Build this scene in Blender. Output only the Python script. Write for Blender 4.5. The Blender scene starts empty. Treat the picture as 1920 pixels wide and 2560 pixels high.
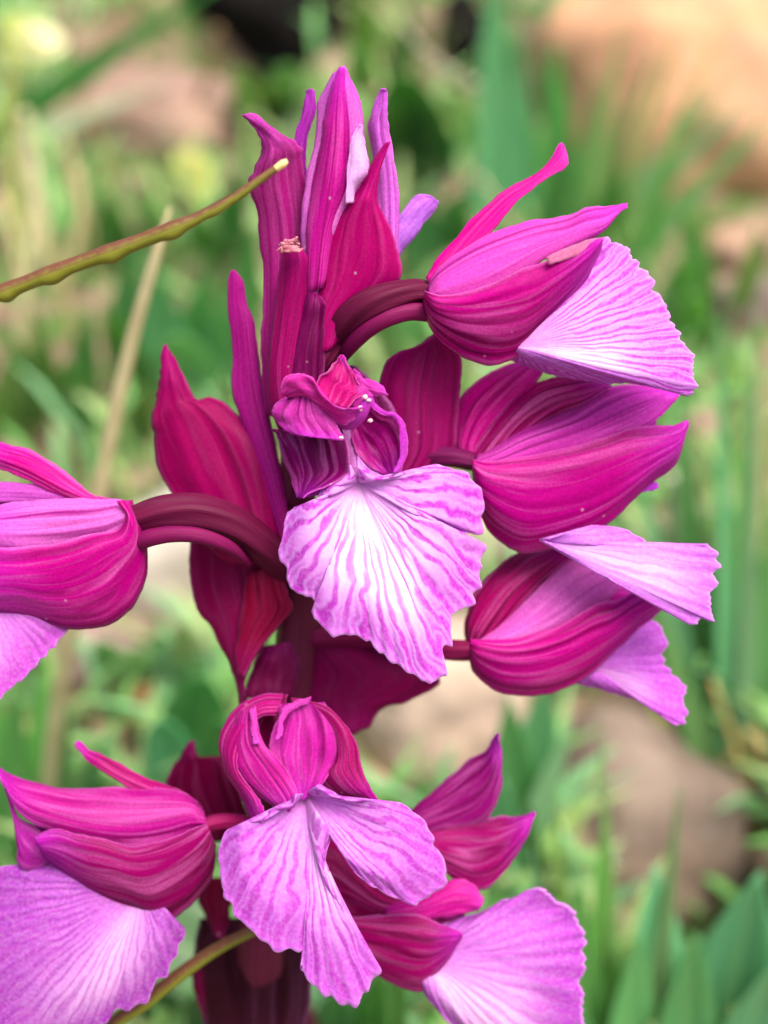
import bpy, math, random
from mathutils import Vector, noise

# ------------------------------------------------------------------ camera, sky, sun, exposure
SC = bpy.context.scene
COL = SC.collection
R_ = math.radians
PITCH = R_(33.0)
D0 = 0.110                      # distance of the focused blossom from the lens, metres
FPX = 2970.0                    # focal length in pixels of a 1920 x 2560 frame
PXM = FPX / D0                  # pixels per metre in the plane of focus
FOCUS = Vector((0.0, 0.0, 0.140))
FWD = Vector((0, math.cos(PITCH), -math.sin(PITCH)))
UP = Vector((0, math.sin(PITCH), math.cos(PITCH)))
RT = Vector((1, 0, 0))
EYE = FOCUS - FWD * D0

cam = bpy.data.cameras.new('camera')
camo = bpy.data.objects.new('camera', cam)
COL.objects.link(camo)
camo.location = EYE
camo.rotation_euler = (math.pi / 2 - PITCH, 0, 0)
cam.sensor_fit = 'VERTICAL'
cam.sensor_height = 36.0
cam.lens = 18.0 * FPX / 1280.0
cam.clip_start = 0.002
cam.clip_end = 200.0
cam.dof.use_dof = True
cam.dof.focus_distance = 0.1085
cam.dof.aperture_fstop = cam.lens / 3.7
SC.camera = camo

SUN_EL, SUN_AZ = R_(68), R_(125)       # azimuth measured from +Y towards +X
w = bpy.data.worlds.new('World')
SC.world = w
w.use_nodes = True
nt = w.node_tree
sky = nt.nodes.new('ShaderNodeTexSky')
sky.sky_type = 'NISHITA'
sky.sun_disc = False
sky.sun_elevation = SUN_EL
sky.sun_rotation = SUN_AZ
sky.air_density = 1.0
sky.dust_density = 7.0
sky.ozone_density = 0.6
bg = nt.nodes['Background']
bg.inputs['Strength'].default_value = 0.15
nt.links.new(sky.outputs[0], bg.inputs[0])

sl = bpy.data.lights.new('sun', 'SUN')
slo = bpy.data.objects.new('sun', sl)
COL.objects.link(slo)
sl.energy = 2.9
sl.angle = R_(40)
sl.color = (1.0, 0.965, 0.89)
sd = Vector((math.sin(SUN_AZ) * math.cos(SUN_EL), math.cos(SUN_AZ) * math.cos(SUN_EL), math.sin(SUN_EL)))
slo.rotation_euler = sd.to_track_quat('Z', 'Y').to_euler()
slo.location = (0, 0, 2)

SC.view_settings.view_transform = 'Standard'
SC.view_settings.look = 'None'
SC.view_settings.exposure = 0.72
SC.view_settings.gamma = 1.0
SC.render.engine = 'CYCLES'
SC.cycles.use_denoising = True
SC.cycles.max_bounces = 8
SC.cycles.transparent_max_bounces = 4
SC.cycles.caustics_reflective = False
SC.cycles.caustics_refractive = False


# ------------------------------------------------------------------ helpers
def W(x, y, d=0.0):
    """Point seen at (x, y), d picture-pixels (in the plane of focus) in front of that plane."""
    z = D0 - d / PXM
    return EYE + FWD * z + RT * ((x - 960) / FPX * z) + UP * ((1280 - y) / FPX * z)


def WZ(x, y, z):
    return EYE + FWD * z + RT * ((x - 960) / FPX * z) + UP * ((1280 - y) / FPX * z)


def lin(c):
    c /= 255.0
    return c / 12.92 if c <= 0.04045 else ((c + 0.055) / 1.055) ** 2.4


def S(r, g, b):
    return (lin(r), lin(g), lin(b), 1.0)


CROPS = {0: (0, 0, 1.0), 1: (500, 100, 2.6016), 2: (980, 320, 2.0232), 3: (640, 860, 2.458), 4: (1060, 880, 2.0737),
         5: (0, 800, 2.1829), 6: (0, 1820, 2.6758), 7: (480, 1680, 2.4397), 8: (840, 1800, 2.5136), 9: (0, 0, 2.0738)}


def rp(reg, x, y):
    x0, y0, s = CROPS[reg]
    return x0 + x / s, y0 + y / s


def cr(p, t):
    """Catmull-Rom through the list p of tuples, t in 0..1."""
    n = len(p) - 1
    f = min(max(t, 0.0), 1.0) * n
    i = min(int(f), n - 1)
    k = f - i
    a, b = p[i], p[i + 1]
    z0 = p[i - 1] if i > 0 else tuple(2 * q - r for q, r in zip(a, b))
    z1 = p[i + 2] if i + 2 <= n else tuple(2 * r - q for q, r in zip(a, b))
    o = []
    for m0, m1, m2, m3 in zip(z0, a, b, z1):
        o.append(0.5 * (2 * m1 + (m2 - m0) * k + (2 * m0 - 5 * m1 + 4 * m2 - m3) * k * k + (3 * m1 - m0 - 3 * m2 + m3) * k ** 3))
    return tuple(o)


WLOC = {}


def wl(o):
    return WLOC.get(o.name, Vector((0, 0, 0))) if o else Vector((0, 0, 0))


def empty(name, loc, parent=None):
    o = bpy.data.objects.new(name, None)
    o.empty_display_size = 0.005
    COL.objects.link(o)
    o.location = Vector(loc) - wl(parent)
    o.parent = parent
    WLOC[o.name] = Vector(loc)
    return o


def tag(o, label=None, cat=None, group=None, kind=None):
    if label: o['label'] = label
    if cat: o['category'] = cat
    if group: o['group'] = group
    if kind: o['kind'] = kind
    return o


def build(name, verts, faces, mat, parent=None, uvs=None, color=None, thick=0.0, smooth=True, org=None, slots=None):
    """ONE mesh object; verts are world positions, the origin goes to their middle (or org)."""
    c = Vector(org) if org is not None else sum((Vector(v) for v in verts), Vector()) / len(verts)
    me = bpy.data.meshes.new(name)
    me.from_pydata([tuple(Vector(v) - c) for v in verts], [], faces)
    if smooth:
        me.shade_smooth()
    if uvs:
        ul = me.uv_layers.new(name='UVMap')
        vi = [0] * len(me.loops)
        me.loops.foreach_get('vertex_index', vi)
        flat = []
        for k in vi:
            flat.extend(uvs[k])
        ul.data.foreach_set('uv', flat)
    for m in (mat if isinstance(mat, (list, tuple)) else [mat]):
        me.materials.append(m)
    if slots:
        me.polygons.foreach_set('material_index', slots)
    o = bpy.data.objects.new(name, me)
    COL.objects.link(o)
    o.location = c - wl(parent)
    o.parent = parent
    WLOC[o.name] = c
    if color:
        o.color = color
    if thick:
        md = o.modifiers.new('thickness', 'SOLIDIFY')
        md.thickness = thick
        md.offset = 0.0
    return o


def grid_faces(nu, nv, off=0, flip=False):
    f = []
    for j in range(nv):
        for i in range(nu):
            a = off + j * (nu + 1) + i
            f.append((a, a + 1, a + nu + 2, a + nu + 1))
    return f


def nz(a, b, c=0.0):
    return noise.noise(Vector((a, b, c)))


SEED = [0.0]


def petal(name, parent, reg, st, color, mat, dz=0.0, d0=0.0, d1=0.0, tilt=0.0, b=30.0, ribs=5, rib=3.0, ruf=5.0, wob=2.5,
          nu=22, nv=40, thick=0.00015, curl=0.0, grow=0.015):
    """A sepal, petal or bract: stations (left x, y, right x, y) in the coordinates of a crop, from base to tip."""
    SEED[0] += 7.31
    s = SEED[0]
    p = []
    for a in st:
        lx, ly = rp(reg, a[0], a[1])
        rx, ry = rp(reg, a[2], a[3])
        gx, gy = (rx - lx) * grow, (ry - ly) * grow
        p.append((lx - gx, ly - gy, rx + gx, ry + gy))
    vs, uv = [], []
    for j in range(nv + 1):
        v = j / nv
        lx, ly, rx, ry = cr(p, v)
        wd = math.hypot(rx - lx, ry - ly)
        env = min(1.0, wd / 70.0)
        for i in range(nu + 1):
            u = i / nu
            x = lx + (rx - lx) * u
            y = ly + (ry - ly) * u
            e = abs(u - 0.5) * 2
            d = dz + d0 + (d1 - d0) * v + tilt * (u - 0.5)
            d += 0.55 * b * env * (1 - e ** 2.4)
            d += curl * (v ** 3)
            d += env * rib * 0.14 * math.cos(2 * math.pi * (ribs * u + 0.4 * nz(u * 2, v * 2, s)))
            d += env * ruf * 1.6 * nz(u * 2.6 + s, v * 4.0, s) * (0.4 + e) + env * 3.0 * nz(u * 9 + s, v * 3.5, s)
            x += wob * e ** 4 * (nz(v * 9, s, u * 3) * 1.8 + nz(v * 27, s, u * 3))
            y += wob * e ** 4 * (nz(v * 9, s + 5, u * 3) * 1.8 + nz(v * 27, s + 5, u * 3))
            vs.append(W(x, y, d))
            uv.append((u, v))
    return build(name, vs, grid_faces(nu, nv), mat, parent, uv, color, thick)


def fan(name, parent, reg, org, outline, dfun, mat, color, pleats=22, amp=5.0, bulge=30.0, scal=4.0, nu=260, nv=36, thick=0.00022, ruf=10.0,
        power=1.0, bend=None):
    """A lip: a surface fanning out from org to a closed-off outline, pleated along its veins."""
    SEED[0] += 3.7
    s = SEED[0]
    ox, oy = rp(reg, *org)
    pts = [rp(reg, *q) for q in outline]
    # resample by arc length
    L = [0.0]
    for a, c in zip(pts, pts[1:]):
        L.append(L[-1] + math.hypot(c[0] - a[0], c[1] - a[1]))
    vs, uv = [], []
    row = []
    k = 0
    for i in range(nu + 1):
        t = L[-1] * i / nu
        while k < len(L) - 2 and L[k + 1] < t:
            k += 1
        f = (t - L[k]) / max(1e-6, L[k + 1] - L[k])
        row.append((pts[k][0] + (pts[k + 1][0] - pts[k][0]) * f, pts[k][1] + (pts[k + 1][1] - pts[k][1]) * f))
    for it in range(2):           # a light smoothing of the corners
        row = [row[0]] + [((row[i - 1][0] + 2 * row[i][0] + row[i + 1][0]) / 4, (row[i - 1][1] + 2 * row[i][1] + row[i + 1][1]) / 4) for i in range(1, nu)] + [row[-1]]
    bl = []
    for i in range(nu + 1):
        mx, my = (ox + row[i][0]) / 2, (oy + row[i][1]) / 2
        if bend:
            i0, i1, c = bend
            u0, u1 = L[i0] / L[-1], L[i1] / L[-1]
            cx, cy = rp(reg, *c)
            k = min(1.0, max(0.0, (i / nu - u0) / 0.06 + 0.5)) * min(1.0, max(0.0, (u1 - i / nu) / 0.012 + 0.5))
            mx, my = mx + (cx - mx) * k, my + (cy - my) * k
        bl.append((mx, my))
    for j in range(nv + 1):
        v = (j / nv) ** power
        for i in range(nu + 1):
            u = i / nu
            px, py = row[i]
            ph = pleats * u + 1.5 * nz(u * 6, v * 0.9, s)
            pa = 0.25 + 0.55 * (0.5 + 0.9 * nz(u * 9, v * 2 + 4, s))
            sc = 1 + v ** 6 * scal / 250.0 * (0.55 * math.cos(2 * math.pi * ph) + 1.6 * nz(u * 45, s, 0) + 1.0 * nz(u * 110, s, 3))
            q0, q1, q2 = (1 - v) ** 2, 2 * v * (1 - v), v * v
            x = ox + (q1 * (bl[i][0] - ox) + q2 * (px - ox)) * sc
            y = oy + (q1 * (bl[i][1] - oy) + q2 * (py - oy)) * sc
            d = dfun(x, y, u, v) + bulge * math.sin(math.pi * min(1, v * 1.05)) * (1 if v < 1 else 1)
            d += 0.55 * amp * pa * v ** 1.3 * math.cos(2 * math.pi * ph)
            d += ruf * 1.5 * v * v * nz(u * 7 + s, v * 2, s)
            vs.append(W(x, y, d))
            uv.append((u, v))
    return build(name, vs, grid_faces(nu, nv), mat, parent, uv, color, thick)


def tube_mesh(path, n=16, per=4, ridge=0.0, nr=6, bump=None):
    """path: (Vector, radius) list -> verts, faces, uvs with closed ends."""
    pp = [(p.x, p.y, p.z, r) for p, r in path]
    m = (len(pp) - 1) * per
    C = [cr(pp, i / m) for i in range(m + 1)]
    vs, fs, uv = [], [], []
    ref = Vector((0.3, -0.9, 0.2)).normalized()
    for i, c in enumerate(C):
        a = Vector(C[max(0, i - 1)][:3])
        b_ = Vector(C[min(m, i + 1)][:3])
        t = (b_ - a).normalized()
        n1 = (ref - t * ref.dot(t)).normalized()
        n2 = t.cross(n1)
        for k in range(n):
            an = 2 * math.pi * k / n
            r = max(c[3], 1e-6) * (1 + ridge * math.cos(nr * an + 5.0 * i / m))
            if bump:
                r *= bump(i / m, an)
            vs.append(Vector(c[:3]) + (n1 * math.cos(an) + n2 * math.sin(an)) * r)
            uv.append((k / n, i / m))
    for i in range(m):
        for k in range(n):
            k2 = (k + 1) % n
            fs.append((i * n + k, i * n + k2, (i + 1) * n + k2, (i + 1) * n + k))
    fs.append(tuple(range(n - 1, -1, -1)))
    fs.append(tuple(m * n + k for k in range(n)))
    return vs, fs, uv


def tube(name, parent, reg, pts, color, mat, ridge=0.05, nr=6, n=20, per=6, bump=None):
    """pts: (x, y, depth, radius in picture pixels)."""
    path = []
    for x, y, d, r in pts:
        sx, sy = rp(reg, x, y)
        path.append((W(sx, sy, d), r / PXM))
    v, f, uv = tube_mesh(path, n, per, ridge, nr, bump)
    return build(name, v, f, mat, parent, uv, color)


# ------------------------------------------------------------------ materials
class N:
    """A little node-graph writer."""
    def __init__(s, name):
        s.m = bpy.data.materials.new(name)
        s.m.use_nodes = True
        s.t = s.m.node_tree
        s.p = s.t.nodes['Principled BSDF']
        s.out = s.t.nodes['Material Output']

    def n(s, kind, **kw):
        o = s.t.nodes.new(kind)
        for k, v in kw.items():
            setattr(o, k, v)
        return o

    def put(s, sock, v):
        if hasattr(v, 'is_output'):
            s.t.links.new(v, sock)
        elif v is not None:
            sock.default_value = v

    def math(s, op, a, b=None, c=None, clamp=False):
        o = s.n('ShaderNodeMath', operation=op, use_clamp=clamp)
        for i, q in enumerate((a, b, c)):
            s.put(o.inputs[i], q)
        return o.outputs[0]

    def mix(s, f, a, b, mode='MIX'):
        o = s.n('ShaderNodeMix', data_type='RGBA', blend_type=mode)
        s.put(o.inputs[0], f)
        s.put(o.inputs[6], a)
        s.put(o.inputs[7], b)
        return o.outputs[2]

    def ramp(s, v, lo, hi, a=0.0, b=1.0, smooth=True):
        o = s.n('ShaderNodeMapRange', interpolation_type='SMOOTHSTEP' if smooth else 'LINEAR')
        s.put(o.inputs[0], v)
        for i, q in enumerate((lo, hi, a, b)):
            s.put(o.inputs[1 + i], q)
        return o.outputs[0]

    def vec(s, x, y, z=0.0):
        o = s.n('ShaderNodeCombineXYZ')
        for i, q in enumerate((x, y, z)):
            s.put(o.inputs[i], q)
        return o.outputs[0]

    def noise(s, vec, scale, detail=3.0, rough=0.55, col=False):
        o = s.n('ShaderNodeTexNoise')
        s.put(o.inputs['Vector'], vec)
        o.inputs['Scale'].default_value = scale
        o.inputs['Detail'].default_value = detail
        o.inputs['Roughness'].default_value = rough
        return o.outputs[1 if col else 0]

    def uv(s):
        o = s.n('ShaderNodeUVMap', uv_map='UVMap')
        sp = s.n('ShaderNodeSeparateXYZ')
        s.t.links.new(o.outputs[0], sp.inputs[0])
        return sp.outputs[0], sp.outputs[1]

    def obj(s):
        return s.n('ShaderNodeTexCoord').outputs['Object']

    def rnd(s):
        return s.n('ShaderNodeObjectInfo').outputs['Random']

    def ocol(s):
        return s.n('ShaderNodeObjectInfo').outputs['Color']

    def done(s, col, rough=0.5, spec=0.3, trans=0.0, tcol=None, bump=None, bs=0.3, bd=0.0005, sheen=0.0):
        s.put(s.p.inputs['Base Color'], col)
        s.put(s.p.inputs['Roughness'], rough)
        s.p.inputs['Specular IOR Level'].default_value = spec
        s.p.inputs['Sheen Weight'].default_value = sheen
        s.p.inputs['Sheen Roughness'].default_value = 0.4
        if bump is not None:
            bn = s.n('ShaderNodeBump')
            bn.inputs['Strength'].default_value = bs
            bn.inputs['Distance'].default_value = bd
            s.put(bn.inputs['Height'], bump)
            s.t.links.new(bn.outputs[0], s.p.inputs['Normal'])
        if trans:
            tr = s.n('ShaderNodeBsdfTranslucent')
            s.put(tr.inputs[0], tcol if tcol is not None else col)
            mx = s.n('ShaderNodeMixShader')
            mx.inputs[0].default_value = trans
            s.t.links.new(s.p.outputs[0], mx.inputs[1])
            s.t.links.new(tr.outputs[0], mx.inputs[2])
            s.t.links.new(mx.outputs[0], s.out.inputs[0])
        return s.m


def petal_material(name, nveins, vein=0.45, tip=0.5, tipcol=S(190, 40, 200), trans=0.42, rim=0.35, streak=0.5):
    g = N(name)
    u, v = g.uv()
    base = g.mix(1.0, g.ocol(), (0.80, 0.66, 0.90, 1), 'MULTIPLY')
    r = g.rnd()
    wv = g.noise(g.vec(g.math('MULTIPLY', u, 2.4), g.math('MULTIPLY', v, 0.7), g.math('MULTIPLY', r, 40.0)), 1.3, 2.0)
    uu = g.math('ADD', u, g.math('MULTIPLY', g.math('SUBTRACT', wv, 0.5), 0.5))

    def veins(n, seed, w0, w1):
        x = g.math('MULTIPLY', uu, float(n))
        tri = g.math('ABSOLUTE', g.math('SUBTRACT', g.math('FRACT', x), 0.5))
        wn = g.n('ShaderNodeTexWhiteNoise', noise_dimensions='1D')
        g.put(wn.inputs['W'], g.math('ADD', g.math('FLOOR', x), g.math('MULTIPLY', r, seed)))
        wdt = g.math('ADD', w1, g.math('MULTIPLY', wn.outputs[0], 0.22))
        return g.math('MULTIPLY', g.ramp(tri, w0, wdt, 1.0, 0.0), g.ramp(wn.outputs[0], 0.0, 0.9, 0.25, 1.0))
    line = g.math('MAXIMUM', veins(nveins, 91.0, 0.0, 0.2), g.math('MULTIPLY', veins(nveins * 2 + 1, 37.0, 0.0, 0.15), g.ramp(v, 0.25, 0.6, 0.15, 0.5)))
    fine = g.noise(g.vec(g.math('MULTIPLY', uu, 11.0), g.math('MULTIPLY', v, 1.6), g.math('MULTIPLY', r, 60.0)), 1.0, 3.0, 0.6)
    brk = g.ramp(g.noise(g.vec(u, g.math('MULTIPLY', v, 0.6), r), 3.0, 1.0), 0.2, 0.6, 0.35, 1.0)
    fade = g.ramp(v, 0.75, 1.0, 1.0, 0.35)
    lm = g.math('MULTIPLY', g.math('MULTIPLY', line, brk), g.math('MULTIPLY', fade, vein))
    c = g.mix(g.ramp(fine, 0.42, 0.72, 0.0, streak), base, g.mix(0.55, base, S(240, 140, 222)))
    c = g.mix(lm, c, g.mix(1.0, base, (0.42, 0.06, 0.34, 1), 'MULTIPLY'))
    c = g.mix(g.ramp(v, 0.55, 1.0, 0.0, tip), c, tipcol)
    eg = g.math('ABSOLUTE', g.math('SUBTRACT', u, 0.5))
    c = g.mix(g.ramp(eg, 0.455, 0.5, 0.0, rim), c, S(226, 120, 215))
    cell = g.noise(g.obj(), 4200.0, 1.0)
    c = g.mix(g.ramp(cell, 0.3, 0.75, 0.0, 0.5), c, g.mix(1.0, c, (1.5, 1.7, 1.5, 1), 'MULTIPLY'))
    vo = g.n('ShaderNodeTexVoronoi')
    g.put(vo.inputs['Vector'], g.obj())
    vo.inputs['Scale'].default_value = 420.0
    vs_ = g.n('ShaderNodeSeparateColor')
    g.t.links.new(vo.outputs['Color'], vs_.inputs[0])
    spk = g.math('MULTIPLY', g.ramp(vo.outputs['Distance'], 0.02, 0.09, 1.0, 0.0), g.math('GREATER_THAN', vs_.outputs[0], 0.8))
    c = g.mix(g.math('MULTIPLY', spk, 0.4), c, S(250, 214, 240))
    return g.done(c, 0.45, 0.07, trans, c, g.math('ADD', g.math('MULTIPLY', fine, 1.0), g.math('MULTIPLY', cell, 0.5)), 0.09, 0.0002, 0.0)


def lip_material(name, uc, us, nveins=24, vein=0.8, pale=S(214, 150, 226), edge=S(200, 116, 218), line=S(180, 44, 186), wlen=0.8, white=0.9, fold=None):
    g = N(name)
    u, v = g.uv()
    r = g.rnd()
    wv = g.noise(g.vec(g.math('MULTIPLY', u, 9.0), g.math('MULTIPLY', v, 2.4), r), 1.5, 2.0)
    uu = g.math('ADD', u, g.math('MULTIPLY', g.math('SUBTRACT', wv, 0.5), 2.2 / nveins))

    def veins(n, off, w0, w1):
        ph = g.math('FRACT', g.math('ADD', g.math('MULTIPLY', uu, float(n)), off))
        t = g.math('ABSOLUTE', g.math('SUBTRACT', ph, 0.5))
        return g.ramp(t, w0, w1, 1.0, 0.0)
    v1 = veins(nveins, 0.0, 0.09, 0.30)
    v2 = veins(nveins, 0.5, 0.03, 0.17)
    brk = g.ramp(g.noise(g.vec(g.math('MULTIPLY', u, 34.0), g.math('MULTIPLY', v, 5.0), 2.0), 1.0, 2.0), 0.3, 0.5, 0.55, 1.0)
    a1 = g.math('MULTIPLY', v1, g.ramp(v, 0.14, 0.42))
    a2 = g.math('MULTIPLY', g.math('MULTIPLY', v2, g.ramp(v, 0.68, 0.9)), 0.6)
    lm = g.math('MULTIPLY', g.math('MAXIMUM', a1, a2), g.math('MULTIPLY', brk, vein))
    c = g.mix(g.ramp(v, 0.4, 1.0, 0.0, 0.85), pale, edge)
    bl = g.noise(g.vec(g.math('MULTIPLY', u, 12.0), g.math('MULTIPLY', v, 5.0), 7.0), 1.0, 3.0)
    c = g.mix(g.ramp(bl, 0.45, 0.75, 0.0, 0.45), c, edge)
    du = g.math('DIVIDE', g.math('SUBTRACT', u, uc), us)
    gs = g.math('POWER', 2.718, g.math('MULTIPLY', g.math('MULTIPLY', du, du), -1.0))
    wm = g.math('MULTIPLY', gs, g.ramp(v, wlen * 0.6, wlen, white, 0.0))
    wm = g.math('MULTIPLY', wm, g.ramp(v, 0.05, 0.3, 0.55, 1.0))
    c = g.mix(wm, c, S(242, 212, 238))
    if fold is not None:
        fe = g.math('ADD', u, g.math('MULTIPLY', g.math('SUBTRACT', bl, 0.5), 0.10))
        fm = g.ramp(fe, fold, fold + 0.015, 0.0, 0.9)
        c = g.mix(fm, c, g.mix(g.ramp(bl, 0.4, 0.7), S(196, 96, 226), S(216, 136, 238)))
    c = g.mix(g.math('MULTIPLY', lm, g.math('SUBTRACT', 1.0, g.math('MULTIPLY', wm, 0.45))), c, line)
    bl2 = g.noise(g.vec(g.math('MULTIPLY', u, 40.0), g.math('MULTIPLY', v, 9.0), 3.0), 1.0, 2.0)
    pk = g.math('MULTIPLY', g.ramp(v, 0.08, 0.35, 1.0, 0.25), g.ramp(bl2, 0.35, 0.7, 0.1, 0.6))
    c = g.mix(pk, c, S(226, 120, 205))
    c = g.mix(g.ramp(v, 0.975, 1.0, 0.0, 0.4), c, S(235, 175, 245))
    cell = g.noise(g.obj(), 3000.0, 1.0)
    c = g.mix(g.ramp(cell, 0.35, 0.75, 0.0, 0.08), c, S(255, 245, 255))
    return g.done(c, 0.5, 0.10, 0.3, c, g.math('ADD', g.math('MULTIPLY', lm, -0.6), g.math('MULTIPLY', cell, 0.6)), 0.3, 0.0002, 0.0)


M = {}
M['petal'] = petal_material('petal', 5, 1.0)
M['petal_pale'] = petal_material('petal_pale', 4, 0.6, 0.55, S(200, 74, 214), 0.42, 0.4, 0.8)
M['bract'] = petal_material('bract', 5, 0.7, 0.25, S(176, 20, 140), 0.4, 0.2, 0.1)
M['plain'] = petal_material('plain_petal', 3, 0.3, 0.3, S(196, 80, 214), 0.42, 0.3, 0.3)


def flesh_material(name, spec=0.12, var=0.5):
    g = N(name)
    u, v = g.uv()
    base = g.ocol()
    st = g.noise(g.vec(g.math('MULTIPLY', u, 30.0), g.math('MULTIPLY', v, 3.0), g.rnd()), 1.0, 3.0)
    c = g.mix(g.ramp(st, 0.3, 0.7, 0.0, var), base, g.mix(1.0, base, (0.45, 0.4, 0.5, 1), 'MULTIPLY'))
    c = g.mix(g.ramp(st, 0.55, 0.8, 0.0, 0.25), c, g.mix(0.4, base, S(190, 90, 140)))
    return g.done(c, 0.55, spec, bump=st, bs=0.3, bd=0.0003)


M['flesh'] = flesh_material('ovary_flesh')


def pod_material():
    g = N('seed_pod_skin')
    u, v = g.uv()
    up = g.math('COSINE', g.math('MULTIPLY', g.math('SUBTRACT', u, 0.80), 6.2832))
    n = g.noise(g.vec(g.math('MULTIPLY', u, 6.0), g.math('MULTIPLY', v, 40.0)), 1.0, 3.0)
    a = g.math('ADD', up, g.math('MULTIPLY', g.math('SUBTRACT', n, 0.5), 0.9))
    c = g.mix(g.ramp(a, 0.35, 1.0), S(116, 116, 34), S(98, 56, 40))
    c = g.mix(g.ramp(n, 0.6, 0.8, 0.0, 0.5), c, S(140, 134, 60))
    c = g.mix(g.ramp(v, 0.86, 0.97), c, S(110, 84, 40))
    return g.done(c, 0.5, 0.3, bump=n, bs=0.3, bd=0.0003)


M['pod'] = pod_material()


def leaf_material(name, trans=0.35, rough=0.42):
    g = N(name)
    u, v = g.uv()
    base = g.mix(0.2, g.mix(1.0, g.ocol(), (1.25, 1.15, 1.15, 1), 'MULTIPLY'), S(176, 200, 164))
    st = g.noise(g.vec(g.math('MULTIPLY', u, 14.0), g.math('MULTIPLY', v, 2.0), g.math('MULTIPLY', g.rnd(), 50.0)), 1.0, 3.0)
    c = g.mix(g.ramp(st, 0.3, 0.7, 0.0, 0.45), base, g.mix(1.0, base, (0.55, 0.62, 0.45, 1), 'MULTIPLY'))
    mid = g.math('ABSOLUTE', g.math('SUBTRACT', u, 0.5))
    c = g.mix(g.ramp(mid, 0.0, 0.07, 0.45, 0.0), c, g.mix(0.5, base, S(190, 220, 150)))
    tc = g.mix(1.0, c, (1.25, 1.15, 0.5, 1), 'MULTIPLY')
    return g.done(c, rough, 0.7, trans, tc, st, 0.3, 0.0006)


M['leaf'] = leaf_material('leaf', 0.45)


def straw_material():
    g = N('dry_straw')
    base = g.ocol()
    n = g.noise(g.obj(), 180.0, 4.0)
    c = g.mix(g.ramp(n, 0.3, 0.7, 0.0, 0.5), base, g.mix(1.0, base, (0.6, 0.5, 0.4, 1), 'MULTIPLY'))
    return g.done(c, 0.6, 0.25, bump=n, bs=0.2, bd=0.0005)


M['straw'] = straw_material()


def stone_material():
    g = N('stone')
    base = g.ocol()
    o = g.obj()
    n1 = g.noise(o, 28.0, 5.0, 0.6)
    n2 = g.noise(o, 120.0, 4.0, 0.65)
    n3 = g.noise(o, 9.0, 3.0)
    c = g.mix(g.ramp(n1, 0.38, 0.6, 0.0, 0.8), base, g.mix(1.0, base, (0.5, 0.48, 0.5, 1), 'MULTIPLY'))
    c = g.mix(g.ramp(n3, 0.5, 0.7, 0.0, 0.5), c, g.mix(0.5, base, S(226, 190, 160)))
    c = g.mix(g.ramp(n2, 0.58, 0.72, 0.0, 0.5), c, S(150, 140, 128))
    return g.done(c, 0.85, 0.2, bump=g.math('ADD', n1, g.math('MULTIPLY', n2, 0.5)), bs=0.6, bd=0.003)


M['stone'] = stone_material()


def shade_stone_material():  # near-black colour painted in for the shade of hollows between stones
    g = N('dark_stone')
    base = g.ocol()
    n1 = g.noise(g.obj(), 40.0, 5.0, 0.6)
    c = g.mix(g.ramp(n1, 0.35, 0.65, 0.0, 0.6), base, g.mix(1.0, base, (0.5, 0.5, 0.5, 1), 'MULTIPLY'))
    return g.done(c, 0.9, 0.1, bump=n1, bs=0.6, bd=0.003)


M['dark_stone'] = shade_stone_material()


def soil_material():
    g = N('soil')
    o = g.obj()
    n1 = g.noise(o, 24.0, 5.0, 0.65)
    n2 = g.noise(o, 140.0, 4.0, 0.7)
    n3 = g.noise(o, 60.0, 3.0, 0.6)
    c = g.mix(g.ramp(n1, 0.35, 0.65), S(104, 86, 70), S(156, 134, 114))
    c = g.mix(g.ramp(n2, 0.5, 0.7, 0.0, 0.7), c, S(60, 46, 36))
    c = g.mix(g.ramp(n3, 0.45, 0.6, 0.0, 0.85), c, S(66, 108, 40))
    c = g.mix(g.ramp(n2, 0.3, 0.2, 0.0, 0.6), c, S(186, 156, 130))
    return g.done(c, 0.9, 0.15, bump=g.math('ADD', n1, n2), bs=0.8, bd=0.004)


M['soil'] = soil_material()


# ------------------------------------------------------------------ the ground: a stony slope rising behind the plant
HOLES = []


def gz(x, y):
    s = math.tan(R_(17))
    t = y + 0.02
    rise = s * (0.5 * (t + math.sqrt(t * t + 0.0016)))
    if y > 1.2:
        rise = s * 1.2 + (y - 1.2) * 0.06
    far = min(1.0, max(0.0, (abs(x) + abs(y) - 1.0) / 3.0))
    h = rise + 0.010 * nz(x * 9, y * 9, 1.0) + 0.004 * nz(x * 40, y * 40, 2.0) + far * 0.25 * nz(x * 0.5, y * 0.5, 5.0)
    for hx, hy, hr, hd in HOLES:
        q = ((x - hx) ** 2 + (y - hy) ** 2) / (hr * hr)
        if q < 6:
            h -= hd * math.exp(-q * q)
    return h


def ground_hit(px, py):
    lo = 0.10
    z = lo
    while z < 3.0:
        p = WZ(px, py, z)
        if p.z < gz(p.x, p.y):
            a, b = z - 0.01, z
            for _ in range(14):
                m = (a + b) / 2
                p = WZ(px, py, m)
                if p.z < gz(p.x, p.y): b = m
                else: a = m
            return WZ(px, py, b), b
        z += 0.01
    return WZ(px, py, 3.0), 3.0


for hx, hy, hr, hd in ((560, 60, 0.030, 0.05), (760, 70, 0.022, 0.04), (1165, 110, 0.022, 0.05), (1800, 2090, 0.018, 0.035), (1770, 600, 0.014, 0.03), (75, 1060, 0.012, 0.025)):
    q, _ = ground_hit(hx, hy)
    HOLES.append((q.x, q.y, hr, hd))


def axis():
    a = []
    t = 0.0
    st = 0.004
    while t < 60:
        a.append(t)
        if t > 0.5:
            st *= 1.16
        t += st
    return [-q for q in reversed(a[1:])] + a


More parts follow.
